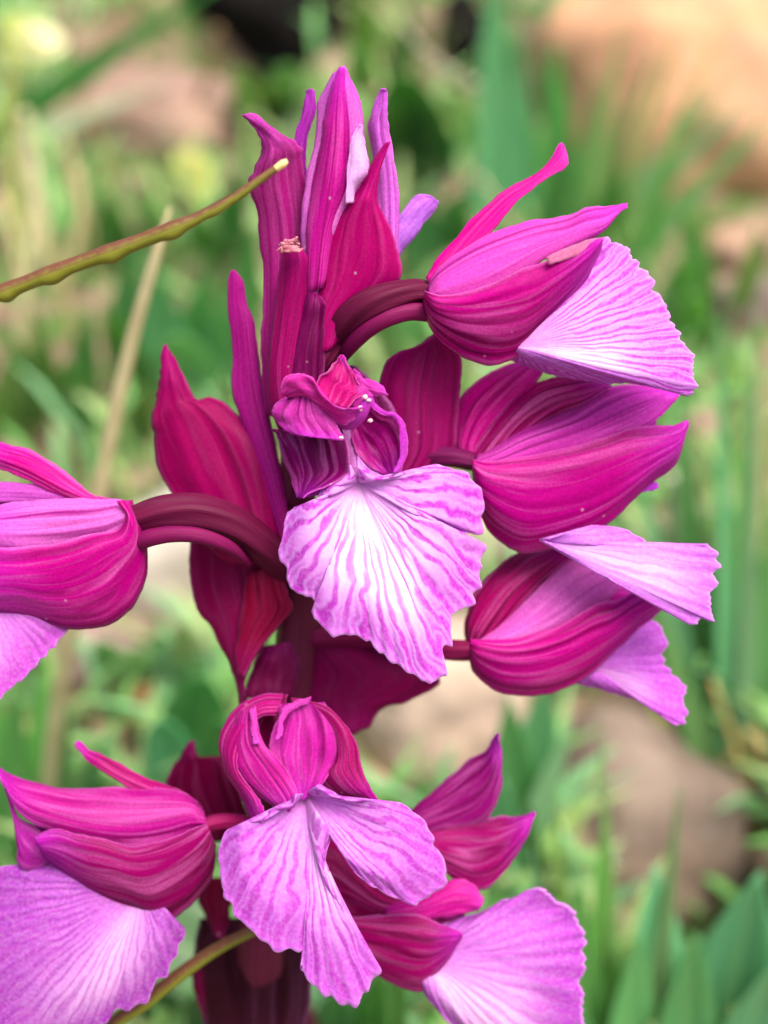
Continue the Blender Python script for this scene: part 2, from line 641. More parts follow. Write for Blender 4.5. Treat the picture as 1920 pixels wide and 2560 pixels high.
xs = axis()
ys = [q + 0.2 for q in xs]
gv = [(x, y, gz(x, y)) for y in ys for x in xs]
gr = build('ground', gv, grid_faces(len(xs) - 1, len(ys) - 1), M['soil'], org=(0, 0, 0))
tag(gr, 'stony brown soil sloping up behind the orchid', None, None, 'structure')

# ------------------------------------------------------------------ the orchid
base, _z = None, None
FOOT = Vector((-0.012, 0.022, 0))
FOOT.z = gz(FOOT.x, FOOT.y)
orchid = empty('butterfly_orchid', FOOT)
tag(orchid, 'magenta butterfly orchid spike with striped pale lilac lips and crimson hoods', 'orchid')

MG = S(204, 6, 138)      # sepal magenta
MD = S(160, 2, 92)        # deep magenta
CR = S(164, 2, 88)        # bract crimson
CD = S(108, 2, 54)        # darker bract
PK = S(224, 90, 190)      # pale inner petal
HP = S(222, 10, 146)      # hot pink
OV = S(88, 12, 50)        # ovary
SPC = S(116, 12, 74)     # spur
LC = S(225, 160, 240)


def sd_(y):               # depth of the stem axis at picture height y
    return -230 - 0.3 * (y - 1300)


stem_pts = []
for x, y, r in ((742, 880, 22), (738, 1000, 34), (742, 1200, 46), (748, 1450, 54), (735, 1700, 60), (700, 1950, 62), (672, 2200, 66), (655, 2420, 70)):
    stem_pts.append((W(x, y, sd_(y)), r / PXM))
e = stem_pts[-1][0]
for k, r in ((0.3, 0.0027), (0.6, 0.0028), (0.85, 0.0029), (1.0, 0.0031)):
    q = e.lerp(FOOT - Vector((0, 0, 0.004)), k)
    stem_pts.append((q + Vector((0, 0.004 * math.sin(math.pi * k), 0)), r))
v, f, uv = tube_mesh(stem_pts, 20, 6, 0.05, 5)
build('stem', v, f, M['flesh'], orchid, uv, S(100, 30, 58))

# basal leaves of the orchid, on the ground around its foot
def ribbon(name, parent, pts, width, color, mat, fold=0.35, shape='leaf', nv=14, nu=4, thick=0.0003, up=None):
    """A leaf along the points pts (Vectors), widest at the middle or the base."""
    pp = [tuple(p) for p in pts]
    vs, uv = [], []
    for j in range(nv + 1):
        t = j / nv
        c = Vector(cr(pp, t))
        a = Vector(cr(pp, max(0, t - 0.04)))
        b_ = Vector(cr(pp, min(1, t + 0.04)))
        tg = (b_ - a).normalized()
        u0 = up or Vector((0, -0.35, 1))
        side = tg.cross(u0)
        if side.length < 1e-4:
            side = Vector((1, 0, 0))
        side.normalize()
        nrm = side.cross(tg)
        if shape == 'leaf':
            ww = width * max(0.03, math.sin(math.pi * (0.06 + 0.94 * t) ** 0.85)) if t < 1 else width * 0.02
        elif shape == 'oval':
            ww = width * max(0.06, math.sqrt(max(0, math.sin(math.pi * (0.03 + 0.96 * t)))))
        else:
            ww = width * max(0.03, (1 - t ** 2.2)) * min(1, 0.55 + t * 2)
        for i in range(nu + 1):
            q = (i / nu - 0.5)
            vs.append(c + side * ww * q + nrm * (-fold * ww * (1 - 4 * q * q) * 0.5))
            uv.append((i / nu, t))
    return build(name, vs, grid_faces(nu, nv), mat, parent, uv, color, thick)


for a, ln, wd in ((20, 0.035, 0.012), (95, 0.045, 0.013), (160, 0.06, 0.015), (230, 0.07, 0.016), (300, 0.055, 0.015)):
    dr = Vector((math.cos(R_(a)), math.sin(R_(a)), 0))
    pts = [FOOT + dr * 0.002 + Vector((0, 0, 0.004)), FOOT + dr * ln * 0.35 + Vector((0, 0, 0.022)), FOOT + dr * ln * 0.75 + Vector((0, 0, 0.026)), FOOT + dr * ln + Vector((0, 0, 0.016))]
    for k in (1, 2, 3):
        pts[k].z = max(pts[k].z, gz(pts[k].x, pts[k].y) + 0.004 + 0.006 * (k < 3))
    ribbon('leaf', orchid, pts, wd, S(74, 128, 62), M['leaf'])

# ---- buds and bracts at the tip of the spike (crop 1)
P = petal
bud1 = empty('flower_bud', W(780, 700, sd_(700)), orchid)
P('sepal', bud1, 1, [(700, 1650, 800, 1650), (660, 1450, 830, 1400), (665, 1200, 960, 1150), (690, 930, 1060, 950), (745, 690, 1092, 850), (768, 470, 1062, 640), (785, 370, 1045, 440), (840, 275, 995, 290), (880, 215, 960, 215), (912, 172, 935, 172)],
  S(224, 112, 204), M['petal_pale'], sd_(400), -60, 60, 0, 60, ribs=3, rib=6, nv=50)
P('sepal', bud1, 1, [(690, 1650, 820, 1600), (690, 1380, 880, 1220), (708, 1120, 950, 1010), (745, 870, 985, 860), (790, 660, 985, 660), (825, 460, 972, 460), (862, 300, 955, 300), (908, 185, 936, 185)],
  S(214, 24, 154), M['petal'], sd_(400), -40, 66, 0, 66, ribs=2, rib=8, nv=44)
P('petal', bud1, 1, [(950, 1060, 1000, 1060), (955, 950, 1010, 965), (958, 860, 1085, 870), (968, 760, 1090, 800), (985, 660, 1072, 690), (1010, 590, 1058, 610), (1040, 545, 1052, 550)],
  S(248, 214, 244), M['plain'], sd_(400), 20, 62, -20, 34, rib=1)  # white glare on the bud, painted in as a near-white petal
bud2 = empty('flower_bud', W(760, 720, sd_(720) - 60), orchid)
P('sepal', bud2, 1, [(580, 1200, 690, 1200), (595, 900, 690, 900), (620, 650, 690, 660), (655, 520, 722, 540), (675, 430, 752, 470), (688, 350, 748, 380), (705, 318, 738, 318)],
  S(184, 48, 176), M['plain'], sd_(400), -80, -40, 0, 18, rib=2)
bud3 = empty('flower_bud', W(900, 700, sd_(700) - 40), orchid)
P('sepal', bud3, 1, [(1180, 1560, 1290, 1560), (1150, 1250, 1296, 1330), (1140, 1000, 1292, 1050), (1125, 760, 1268, 820), (1096, 570, 1240, 660), (1112, 480, 1222, 540), (1142, 410, 1218, 440), (1168, 335, 1214, 340), (1175, 318, 1208, 318)],
  S(212, 110, 206), M['petal_pale'], sd_(420), -70, -10, 10, 30, ribs=3)
P('petal', bud3, 1, [(1230, 1330, 1290, 1420), (1262, 1200, 1312, 1370), (1320, 1115, 1385, 1290), (1380, 1035, 1450, 1200), (1430, 1004, 1520, 1110), (1500, 1010, 1552, 1050)],
  S(214, 140, 236), M['plain'], sd_(560), -80, -60, -20, 25, rib=1)
# the rolled sheath whose ragged top the pod touches
P('bract', orchid, 1, [(430, 2450, 640, 2450), (405, 2150, 640, 2150), (410, 1900, 640, 1900), (415, 1650, 660, 1650), (402, 1400, 700, 1420), (378, 1150, 706, 1180), (335, 960, 690, 960), (350, 850, 665, 800), (395, 760, 645, 705), (408, 680, 580, 640), (372, 600, 480, 572), (325, 545, 390, 518), (276, 490, 300, 480)],
  S(178, 32, 124), M['plain'], sd_(420), -150, 40, 0, 55, ribs=4, rib=8, ruf=20, wob=6, nv=60)
b5 = P('bract', orchid, 1, [(720, 2060, 880, 2000), (695, 1820, 1000, 1760), (695, 1620, 1200, 1640), (705, 1450, 1300, 1530), (760, 1280, 1285, 1400), (830, 1140, 1240, 1240), (960, 1030, 1165, 1090), (1060, 910, 1145, 980), (1150, 750, 1186, 800), (1206, 672, 1236, 660)],
  S(182, 0, 104), M['bract'], sd_(600), -20, 80, 20, 60, ribs=5, rib=3, nv=54)
b7 = P('bract', orchid, 1, [(560, 2620, 700, 2620), (470, 2400, 660, 2400), (450, 2150, 640, 2120), (482, 1850, 680, 1800), (510, 1600, 705, 1600), (524, 1430, 695, 1420), (535, 1350, 645, 1335)],
  S(168, 8, 100), M['bract'], sd_(700), 0, 90, 0, 45, ribs=3)
P('dry_tip', b7, 1, [(528, 1385, 650, 1375), (520, 1345, 645, 1330), (535, 1325, 620, 1310), (565, 1305, 632, 1285)], S(196, 116, 136), M['straw'], sd_(610), 112, 122, b=12, ribs=3, rib=10, ruf=14, wob=9, nv=14, nu=14)
P('bract', orchid, 1, [(520, 2260, 800, 2260), (550, 2080, 800, 2060), (595, 1900, 810, 1890), (645, 1760, 815, 1745), (690, 1665, 785, 1680), (722, 1640, 748, 1640)],
  S(116, 4, 76), M['bract'], sd_(820), 60, 110, 0, 40, ribs=3)
P('bract', orchid, 5, [(1560, 1260, 1600, 1240), (1480, 1030, 1560, 1010), (1400, 800, 1540, 850), (1320, 560, 1480, 600), (1272, 380, 1440, 400), (1270, 180, 1400, 170), (1256, 0, 1380, 10), (1244, -120, 1345, -90), (1246, -210, 1330, -190), (1266, -272, 1280, -270)],
  S(184, 30, 136), M['bract'], sd_(900), -60, -30, 0, 30, ribs=3, nv=50)

# ---- blossom on the curved ovary at the upper side (crop 2)
f1 = empty('flower', W(1060, 720, 20), orchid)
tag(f1, 'blossom with a closed magenta hood on a long arched ovary')
tube('ovary', f1, 1, [(700, 2230, sd_(920) + 30, 20), (790, 2080, sd_(920) + 70, 27), (865, 1940, -60, 35), (972, 1812, -10, 38), (1105, 1722, 20, 37), (1260, 1668, 20, 34), (1390, 1640, 10, 30), (1480, 1650, 0, 28)], OV, M['flesh'], 0.17, 6)
tube('spur', f1, 1, [(890, 2120, -120, 12), (975, 1995, -40, 20), (1090, 1880, 10, 22), (1215, 1808, 25, 23), (1360, 1768, 20, 23), (1500, 1775, 5, 23)], SPC, M['flesh'], 0.03, 4)
Z1 = 20
P('sepal', f1, 2, [(172, 760, 215, 830), (235, 655, 360, 715), (350, 530, 440, 590), (440, 430, 520, 505), (560, 325, 600, 405), (690, 255, 690, 325), (780, 190, 785, 252), (825, 120, 870, 205), (850, 80, 888, 150), (858, 76, 872, 90)],
  HP, M['plain'], Z1, 0, -60, 20, 22, ribs=2, rib=3, nv=50)
P('petal', f1, 2, [(180, 810, 195, 860), (240, 715, 260, 872), (380, 605, 380, 862), (520, 532, 500, 825), (650, 488, 610, 765), (780, 464, 730, 685), (890, 448, 850, 625), (990, 408, 960, 572), (1090, 398, 1060, 528), (1170, 384, 1140, 440), (1192, 380, 1186, 398)],
  S(230, 84, 188), M['petal'], Z1, 30, 40, 40, 46, ribs=6, rib=4, nv=60)
P('sepal', f1, 2, [(168, 830, 160, 880), (250, 850, 185, 990), (400, 830, 255, 1080), (540, 775, 360, 1152), (660, 720, 490, 1190), (775, 680, 615, 1160), (870, 630, 730, 1062), (955, 590, 850, 930), (1020, 565, 965, 780), (1066, 556, 1056, 612)],
  MG, M['petal'], Z1, 30, 60, -90, 70, ribs=6, rib=5, nv=60, nu=30)
P('sepal_rim', f1, 2, [(780, 655, 792, 690), (860, 615, 868, 668), (940, 585, 950, 640), (1010, 562, 1020, 606), (1066, 552, 1064, 574)],
  S(226, 140, 166), M['plain'], Z1, 100, 80, 0, 6, rib=1, tilt=0) if False else P('sepal_rim', f1, 2, [(780, 655, 792, 690), (860, 615, 868, 668), (940, 585, 950, 640), (1010, 562, 1020, 606), (1066, 552, 1064, 574)],
  S(216, 130, 160), M['plain'], Z1, 118, 96, b=6, rib=1, ribs=1, ruf=2, nv=16, nu=8)


def dip(x, y, u, v):
    # saddle: the ridge at u = .70 comes forward, both wings fall back
    a = (u - 0.50)
    return Z1 + 30 - 140 * v * (abs(a) * 1.2 if a < 0 else abs(a) * 2.2)


fan('lip', f1, 2, (640, 1110), [(1040, 570), (1070, 556), (1130, 575), (1180, 605), (1215, 640), (1242, 672), (1250, 712), (1300, 745), (1318, 785), (1330, 830), (1380, 880), (1398, 930), (1405, 980), (1445, 1025), (1465, 1070), (1500, 1110), (1536, 1160), (1520, 1215), (1528, 1260), (1535, 1330), (1490, 1352), (1420, 1332), (1300, 1302), (1180, 1282), (1100, 1296), (1000, 1276), (850, 1256), (720, 1216), (600, 1170)],
    dip, lip_material('lip_skin', 0.46, 0.085, 34, 0.95, wlen=0.75, white=0.95, fold=0.50), LC, pleats=30, amp=4, bulge=40)

# ---- two blossoms stacked below it on the same side (crop 4)
f2 = empty('flower', W(1160, 1170, -150), orchid)
tag(f2, 'blossom with a magenta hood below the arched one, its lilac lip folded')
Z2 = -140
tube('ovary', f2, 4, [(-520, 640, sd_(1190) + 40, 24), (-250, 590, -230, 26), (0, 545, -170, 26), (140, 545, -150, 25), (260, 570, -145, 22)], S(104, 16, 74), M['flesh'], 0.12, 6)
P('sepal', f2, 4, [(165, 560, 300, 570), (150, 470, 285, 500), (158, 350, 350, 400), (190, 240, 440, 310), (290, 145, 520, 230), (410, 80, 580, 150), (520, 40, 640, 80), (640, 0, 700, 20)],
  HP, M['petal'], Z2, -40, -20, 30, 45, ribs=3, rib=5)
P('sepal', f2, 4, [(220, 560, 380, 600), (320, 410, 480, 480), (440, 260, 600, 375), (580, 160, 710, 310), (770, 125, 830, 262), (900, 150, 930, 200), (960, 170, 970, 180)],
  S(190, 10, 116), M['petal'], Z2, -10, 0, 20, 40, ribs=3, rib=5)
P('petal', f2, 4, [(270, 540, 260, 640), (360, 490, 420, 610), (480, 400, 600, 575), (620, 345, 790, 525), (740, 300, 940, 475), (860, 230, 1070, 425), (1000, 180, 1190, 355), (1150, 178, 1280, 275), (1300, 192, 1335, 212)],
  S(224, 66, 182), M['petal'], Z2, 30, 10, 50, 50, ribs=5, rib=5, nv=50)
P('sepal', f2, 4, [(250, 560, 255, 660), (330, 570, 285, 820), (470, 555, 360, 945), (620, 530, 490, 1030), (780, 490, 640, 1015), (930, 450, 800, 965), (1060, 405, 940, 895), (1170, 390, 1050, 800), (1270, 385, 1160, 690), (1340, 368, 1300, 580), (1368, 358, 1370, 390)],
  S(198, 4, 136), M['petal'], Z2, 40, 40, -60, 80, ribs=6, rib=6, nv=60, nu=30)
P('petal', f2, 4, [(1080, 690, 1090, 740), (1140, 680, 1150, 722), (1200, 672, 1205, 712), (1215, 690, 1214, 700)], S(196, 60, 206), M['plain'], Z2, 0, 0, 0, 5, rib=1, nv=10, nu=8)
P('petal', f2, 4, [(280, 560, 270, 660), (400, 440, 420, 760), (560, 320, 620, 820), (740, 240, 800, 780), (920, 230, 980, 700), (1080, 260, 1130, 560), (1200, 330, 1210, 430)],
  S(196, 12, 128), M['petal'], Z2, -20, -40, 0, 20, ribs=2)
fan('lip', f2, 4, (600, 975), [(690, 960), (800, 928), (885, 896), (1000, 906), (1085, 938), (1150, 985), (1212, 1030), (1340, 1010), (1420, 1004), (1482, 998), (1510, 1040), (1532, 1110), (1495, 1160), (1520, 1200), (1490, 1250), (1478, 1300), (1505, 1350), (1498, 1395), (1450, 1380), (1385, 1414), (1310, 1372), (1230, 1330), (1140, 1268), (1050, 1198), (960, 1150), (870, 1106), (780, 1054), (700, 1008)],
    lambda x, y, u, v: Z2 + 60 - 60 * v * abs(u - 0.55) + 20 * v, lip_material('lip_skin_folded', 0.5, 0.09, 26, 0.4, wlen=1.05, white=0.55, pale=S(200, 116, 220), edge=S(190, 96, 214)), LC, pleats=20, amp=4, bulge=35)

f3 = empty('flower', W(1160, 1630, -240), orchid)
tag(f3, 'lowest of the three blossoms stacked on one side, round crimson hood, pointed lip')
Z3 = -220
tube('ovary', f3, 4, [(-620, 1480, sd_(1600) + 30, 24), (-300, 1480, -330, 27), (0, 1530, -260, 28), (140, 1545, -235, 28), (270, 1550, -230, 24)], S(118, 10, 66), M['flesh'], 0.12, 6)
P('sepal', f3, 4, [(225, 1560, 270, 1560), (215, 1420, 330, 1490), (245, 1295, 440, 1380), (330, 1170, 540, 1260), (450, 1065, 640, 1165), (560, 1012, 720, 1095), (690, 985, 780, 1045), (790, 1010, 830, 1030)],
  S(182, 8, 104), M['petal'], Z3, -10, -20, 40, 55, ribs=3, rib=6)
P('petal', f3, 4, [(270, 1500, 290, 1540), (400, 1410, 480, 1530), (530, 1290, 640, 1490), (640, 1180, 770, 1420), (745, 1090, 890, 1340), (865, 1066, 975, 1265), (955, 1110, 1015, 1200), (1000, 1150, 1010, 1175)],
  S(232, 110, 200), M['petal_pale'], Z3, 30, 0, 20, 45, ribs=3, rib=7)
P('sepal', f3, 4, [(240, 1490, 235, 1580), (340, 1495, 265, 1670), (470, 1490, 380, 1752), (620, 1450, 530, 1778), (760, 1385, 680, 1755), (890, 1310, 820, 1690), (1000, 1290, 940, 1590), (1100, 1240, 1060, 1480), (1190, 1230, 1180, 1380), (1250, 1270, 1255, 1310)],
  MG, M['petal'], Z3, 40, 30, -60, 80, ribs=4, rib=7, nv=56, nu=28)
P('petal', f3, 4, [(270, 1480, 280, 1600), (380, 1300, 430, 1640), (520, 1160, 620, 1640), (680, 1080, 800, 1560), (860, 1080, 960, 1440), (1000, 1150, 1060, 1330), (1120, 1240, 1130, 1290)],
  S(190, 10, 120), M['petal'], Z3, -20, -40, 0, 20, ribs=2)
fan('lip', f3, 4, (840, 1620), [(1120, 1370), (1180, 1378), (1222, 1420), (1262, 1510), (1232, 1570), (1250, 1625), (1300, 1680), (1358, 1740), (1345, 1800), (1364, 1870), (1345, 1930), (1300, 1932), (1230, 1872), (1120, 1812), (1000, 1772), (900, 1742), (760, 1712)],
    lambda x, y, u, v: Z3 - 40 + 20 * v - 60 * abs(u - 0.5) * v, lip_material('lip_skin_pointed', 0.45, 0.12, 20, 0.25, pale=S(194, 90, 210), edge=S(188, 74, 204), wlen=0.8, white=0.35), LC, pleats=14, amp=5, bulge=20)

# ---- blossom facing the lens in the middle of the spike (crop 3)
f4 = empty('flower', W(880, 1150, -120), orchid)
tag(f4, 'fully open blossom with a broad pale lilac lip, torn at its edge')
tube('ovary', f4, 3, [(240, 1000, sd_(1250) + 20, 26), (330, 760, -160, 30), (450, 560, -90, 28), (540, 480, -50, 22)], OV, M['flesh'], 0.12, 6)


P('neck', f4, 3, [(530, 500, 590, 490), (545, 570, 590, 560), (548, 660, 634, 640), (532, 750, 690, 735), (505, 840, 760, 800), (470, 930, 820, 880)],
  S(230, 150, 216), M['plain'], -40, 0, 20, 0, 14, ribs=2, rib=3)


def d4(x, y, u, v):
    dx = (x - 890) / 220.0
    return -10 + 40 * min(1, v * 1.5) - 34 * dx * dx * v + (y - 1300) * 0.06


fan('lip', f4, 3, (628, 850), [(560, 700), (556, 780), (500, 840), (405, 890), (362, 975), (290, 998), (230, 1010), (185, 1040), (190, 1090), (165, 1150), (166, 1210), (134, 1270), (150, 1310), (180, 1370), (198, 1450), (215, 1510), (270, 1545), (345, 1555), (378, 1592), (343, 1640), (362, 1700), (420, 1750), (500, 1805), (550, 1780), (640, 1798), (700, 1838), (760, 1900), (850, 1960), (930, 2020), (1020, 2060), (1100, 2092), (1168, 2050), (1160, 1980), (1150, 1900), (1197, 1850), (1190, 1780), (1212, 1720), (1190, 1650), (1270, 1642), (1348, 1580), (1335, 1540), (1388, 1490), (1368, 1430), (1385, 1370), (1365, 1330), (1405, 1290), (1414, 1235), (1388, 1226), (1300, 1206), (1172, 1160), (1290, 1158), (1388, 1174), (1398, 1140), (1385, 1050), (1402, 960), (1380, 890), (1320, 820), (1272, 788), (1200, 770), (1110, 738), (1050, 764), (980, 790), (880, 815), (790, 818), (715, 790), (660, 740), (622, 690)],
    d4, lip_material('lip_skin_open', 0.40, 0.19, 30, 1.0, wlen=0.9, white=0.85), LC, pleats=34, amp=4.5, bulge=30, nu=420, nv=44)
Z4 = -10
# hood of the open blossom
P('sepal', f4, 3, [(230, 160, 600, 130), (180, 300, 760, 280), (170, 480, 860, 460), (200, 680, 880, 660), (260, 860, 820, 800), (320, 940, 700, 880)],
  S(124, 2, 84), M['petal'], -110, 0, 0, 0, -20, ribs=3)
P('sepal', f4, 3, [(95, 520, 300, 560), (130, 560, 470, 530), (140, 600, 548, 575), (165, 680, 572, 690), (205, 790, 566, 790), (232, 870, 440, 872), (255, 935, 345, 905), (270, 950, 290, 945)],
  S(150, 10, 110), M['petal'], Z4, 10, 20, 70, -20, ribs=2, rib=4, nv=40)
P('petal', f4, 3, [(290, 250, 330, 262), (215, 300, 390, 350), (150, 350, 440, 430), (104, 415, 490, 500), (135, 480, 530, 560), (200, 540, 520, 590), (260, 562, 420, 575)],
  S(206, 60, 166), M['petal'], Z4, 40, 90, 30, 40, ribs=3, rib=5)
P('petal', f4, 3, [(150, 300, 200, 330), (158, 245, 330, 330), (195, 192, 400, 390), (280, 182, 470, 450), (345, 215, 540, 490), (392, 310, 600, 470), (480, 385, 650, 420), (600, 400, 680, 385)],
  S(216, 50, 160), M['plain'], Z4, 60, 120, -30, 26, ribs=2, rib=6, ruf=14)
P('sepal', f4, 3, [(360, 330, 560, 400), (385, 215, 620, 330), (440, 170, 660, 310), (490, 110, 620, 220), (515, 75, 570, 140), (526, 66, 535, 70)],
  S(212, 20, 126), M['petal'], Z4, 40, 30, 0, -14, ribs=3, rib=6)
P('sepal', f4, 3, [(560, 250, 600, 400), (600, 160, 690, 330), (660, 210, 740, 318), (730, 232, 785, 312), (785, 268, 808, 312)],
  S(214, 60, 168), M['plain'], Z4, 20, 50, 20, 14, ribs=2)
P('sepal', f4, 3, [(580, 470, 690, 340), (590, 560, 790, 425), (606, 640, 868, 440), (640, 700, 915, 530), (700, 750, 926, 640), (770, 790, 905, 735), (830, 815, 868, 790)],
  S(196, 16, 140), M['petal'], Z4, 10, 20, 60, -30, ribs=4, rib=5, nu=26)
P('petal', f4, 3, [(690, 330, 715, 330), (720, 395, 745, 380), (790, 436, 810, 418), (850, 452, 872, 432), (880, 520, 922, 520), (890, 620, 930, 620), (880, 720, 910, 730), (840, 790, 855, 800)],
  S(206, 60, 190), M['plain'], Z4, 70, 60, 0, 12, ribs=1, rib=1)
colm = tube('column', f4, 3, [(500, 480, -10, 14), (580, 480, 40, 20), (640, 430, 80, 17), (680, 360, 100, 12), (690, 330, 105, 8)], S(186, 50, 176), M['flesh'], 0.05, 3)
for x, y, d, r in ((668, 325, 112, 6), (692, 345, 112, 4), (640, 395, 100, 7), (700, 470, 70, 5), (520, 575, 90, 4)):
    tube('anther', colm, 3, [(x - 14, y + 6, d, r * 0.4), (x, y, d + 4, r), (x + 14, y + 2, d, r * 0.5)], S(246, 206, 214), M['flesh'], 0.25, 3, 10, 4)

# ---- blossom at the far end of the long arched ovary on the other side (crop 5)
f5 = empty('flower', W(350, 1290, -60), orchid)
tag(f5, 'blossom seen from behind, pale veined hood on a thick dark ovary')
Z5 = -60
tube('ovary', f5, 5, [(1700, 1460, sd_(1440) + 30, 26), (1560, 1345, -190, 38), (1420, 1220, -130, 40), (1270, 1112, -90, 44), (1080, 1052, -60, 45), (900, 1052, -45, 42), (760, 1084, -45, 37), (680, 1115, -50, 33)], OV, M['flesh'], 0.17, 6)
tube('spur', f5, 5, [(1370, 1340, -150, 8), (1250, 1240, -50, 17), (1100, 1180, -10, 20), (950, 1168, 0, 21), (820, 1188, 0, 22), (740, 1222, -20, 22)], S(112, 12, 72), M['flesh'], 0.03, 4)
P('sepal', f5, 5, [(560, 985, 540, 1010), (480, 940, 470, 1000), (400, 868, 330, 955), (300, 790, 220, 905), (180, 720, 100, 850), (80, 690, 0, 808), (-60, 660, -80, 780), (-200, 660, -200, 760)],
  HP, M['petal'], Z5, 10, -30, 10, 30, ribs=2, rib=7)
P('petal', f5, 5, [(560, 985, 540, 1015), (400, 945, 400, 1000), (250, 915, 250, 995), (110, 893, 110, 990), (-60, 885, -60, 985), (-180, 890, -180, 960)],
  S(204, 90, 186), M['plain'], Z5, 0, -20, 10, 22, ribs=2, rib=4)
P('petal', f5, 5, [(710, 1010, 720, 1070), (650, 985, 680, 1130), (520, 985, 580, 1200), (380, 980, 420, 1240), (230, 985, 260, 1262), (90, 1000, 100, 1265), (-60, 1035, -60, 1240), (-200, 1080, -200, 1200)],
  S(236, 124, 206), M['petal'], Z5, 40, 20, 20, 46, ribs=5, rib=5, nv=50)
P('sepal', f5, 5, [(640, 985, 720, 985), (690, 1060, 780, 1160), (640, 1150, 800, 1300), (510, 1172, 780, 1440), (360, 1212, 705, 1575), (200, 1236, 560, 1665), (70, 1248, 390, 1680), (-60, 1258, 160, 1625), (-200, 1335, -100, 1590), (-330, 1400, -300, 1500)],
  MG, M['petal'], Z5, 40, 20, -70, 76, ribs=6, rib=6, nv=60, nu=30)
P('petal', f5, 5, [(640, 990, 680, 1100), (520, 960, 640, 1260), (350, 930, 500, 1380), (180, 910, 330, 1440), (0, 900, 100, 1460), (-200, 910, -120, 1440)],
  S(178, 10, 116), M['petal'], Z5, -20, -50, 0, 20, ribs=2)
fan('lip', f5, 5, (-60, 1500), [(420, 1640), (380, 1672), (330, 1742), (282, 1795), (228, 1852), (150, 1935), (60, 2012), (0, 2064), (-90, 2160), (-200, 2240), (-330, 2270), (-440, 2220), (-520, 2100), (-540, 1950), (-520, 1800), (-440, 1650), (-340, 1560)],
    lambda x, y, u, v: Z5 - 20 + 10 * v - 40 * abs(u - 0.4) * v, lip_material('lip_skin_lilac', 0.42, 0.12, 24, 0.35, pale=S(208, 116, 216), edge=S(184, 62, 192), wlen=0.9, white=0.7), LC, pleats=16, amp=4, bulge=20)  # lilac skin, deeper towards the margin

# ---- blossom in the lower corner (crop 6)
f6 = empty('flower', W(520, 2080, -250), orchid)
tag(f6, 'blossom with a pointed crimson hood over a wide mauve lip, lowest on the spike')
Z6 = -190
tube('ovary', f6, 6, [(1850, 760, sd_(2100) + 30, 22), (1720, 670, -280, 22), (1560, 625, -230, 20), (1440, 630, -215, 20), (1350, 660, -205, 18)], S(150, 16, 88), M['flesh'], 0.12, 6)
P('sepal', f6, 6, [(1330, 500, 1300, 600), (1220, 425, 1150, 520), (1100, 378, 1010, 450), (960, 325, 880, 400), (810, 250, 760, 335), (700, 185, 650, 262), (600, 150, 570, 200), (545, 100, 510, 130), (525, 82, 505, 95)],
  S(190, 14, 116), M['petal'], Z6, 20, -20, 20, 26, ribs=2, rib=5)
P('petal', f6, 6, [(1360, 540, 1385, 660), (1250, 450, 1290, 690), (1080, 410, 1130, 760), (880, 405, 930, 800), (700, 402, 720, 790), (500, 412, 520, 740), (300, 385, 370, 690), (140, 345, 220, 630), (60, 310, 110, 540), (0, 275, 40, 410), (-30, 265, -20, 300)],
  S(190, 22, 136), M['petal'], Z6, 40, 20, 50, 50, ribs=4, rib=8, nv=56, nu=26)
P('petal', f6, 6, [(30, 390, 100, 640), (120, 590, 120, 800), (230, 660, 135, 930), (340, 750, 260, 930), (470, 810, 345, 880), (520, 850, 440, 870)],
  S(176, 40, 150), M['plain'], Z6, 20, 30, 0, 16, ribs=2)
P('sepal', f6, 6, [(1385, 640, 1440, 780), (1320, 665, 1428, 920), (1180, 725, 1385, 1040), (1020, 775, 1260, 1190), (850, 795, 1080, 1285), (680, 745, 870, 1215), (520, 715, 660, 1140), (390, 680, 500, 1040), (290, 700, 370, 930), (230, 740, 300, 870)],
  S(162, 4, 100), M['petal'], Z6, 40, 50, -70, 76, ribs=5, rib=6, nv=56, nu=28)
P('petal', f6, 6, [(1330, 560, 1380, 760), (1150, 480, 1280, 960), (950, 450, 1080, 1050), (740, 450, 800, 1050), (520, 480, 560, 980), (330, 560, 360, 860), (230, 640, 250, 760)],
  S(178, 10, 112), M['petal'], Z6, -20, -40, 0, 20, ribs=2)
fan('lip', f6, 6, (960, 1060), [(300, 900), (150, 905), (0, 930), (-90, 1000), (-180, 1100), (-240, 1250), (-280, 1450), (-290, 1650), (-260, 1800), (-180, 1950), (-60, 2080), (80, 2150), (220, 2140), (330, 2160), (450, 2080), (560, 2060), (640, 2010), (720, 1965), (765, 1890), (800, 1870), (860, 1890), (930, 1850), (990, 1840), (1005, 1770), (1050, 1690), (1110, 1665), (1140, 1590), (1182, 1520), (1190, 1460), (1235, 1400), (1236, 1345), (1190, 1310), (1130, 1275), (1080, 1240)],
    lambda x, y, u, v: Z6 + 10 + 40 * v - 90 * abs(u - 0.6) * v, lip_material('lip_skin_mauve', 0.63, 0.16, 30, 0.6, pale=S(176, 84, 190), edge=S(138, 30, 156), line=S(136, 18, 150), wlen=1.0, white=0.5), LC, pleats=24, amp=6, bulge=30, nu=300)

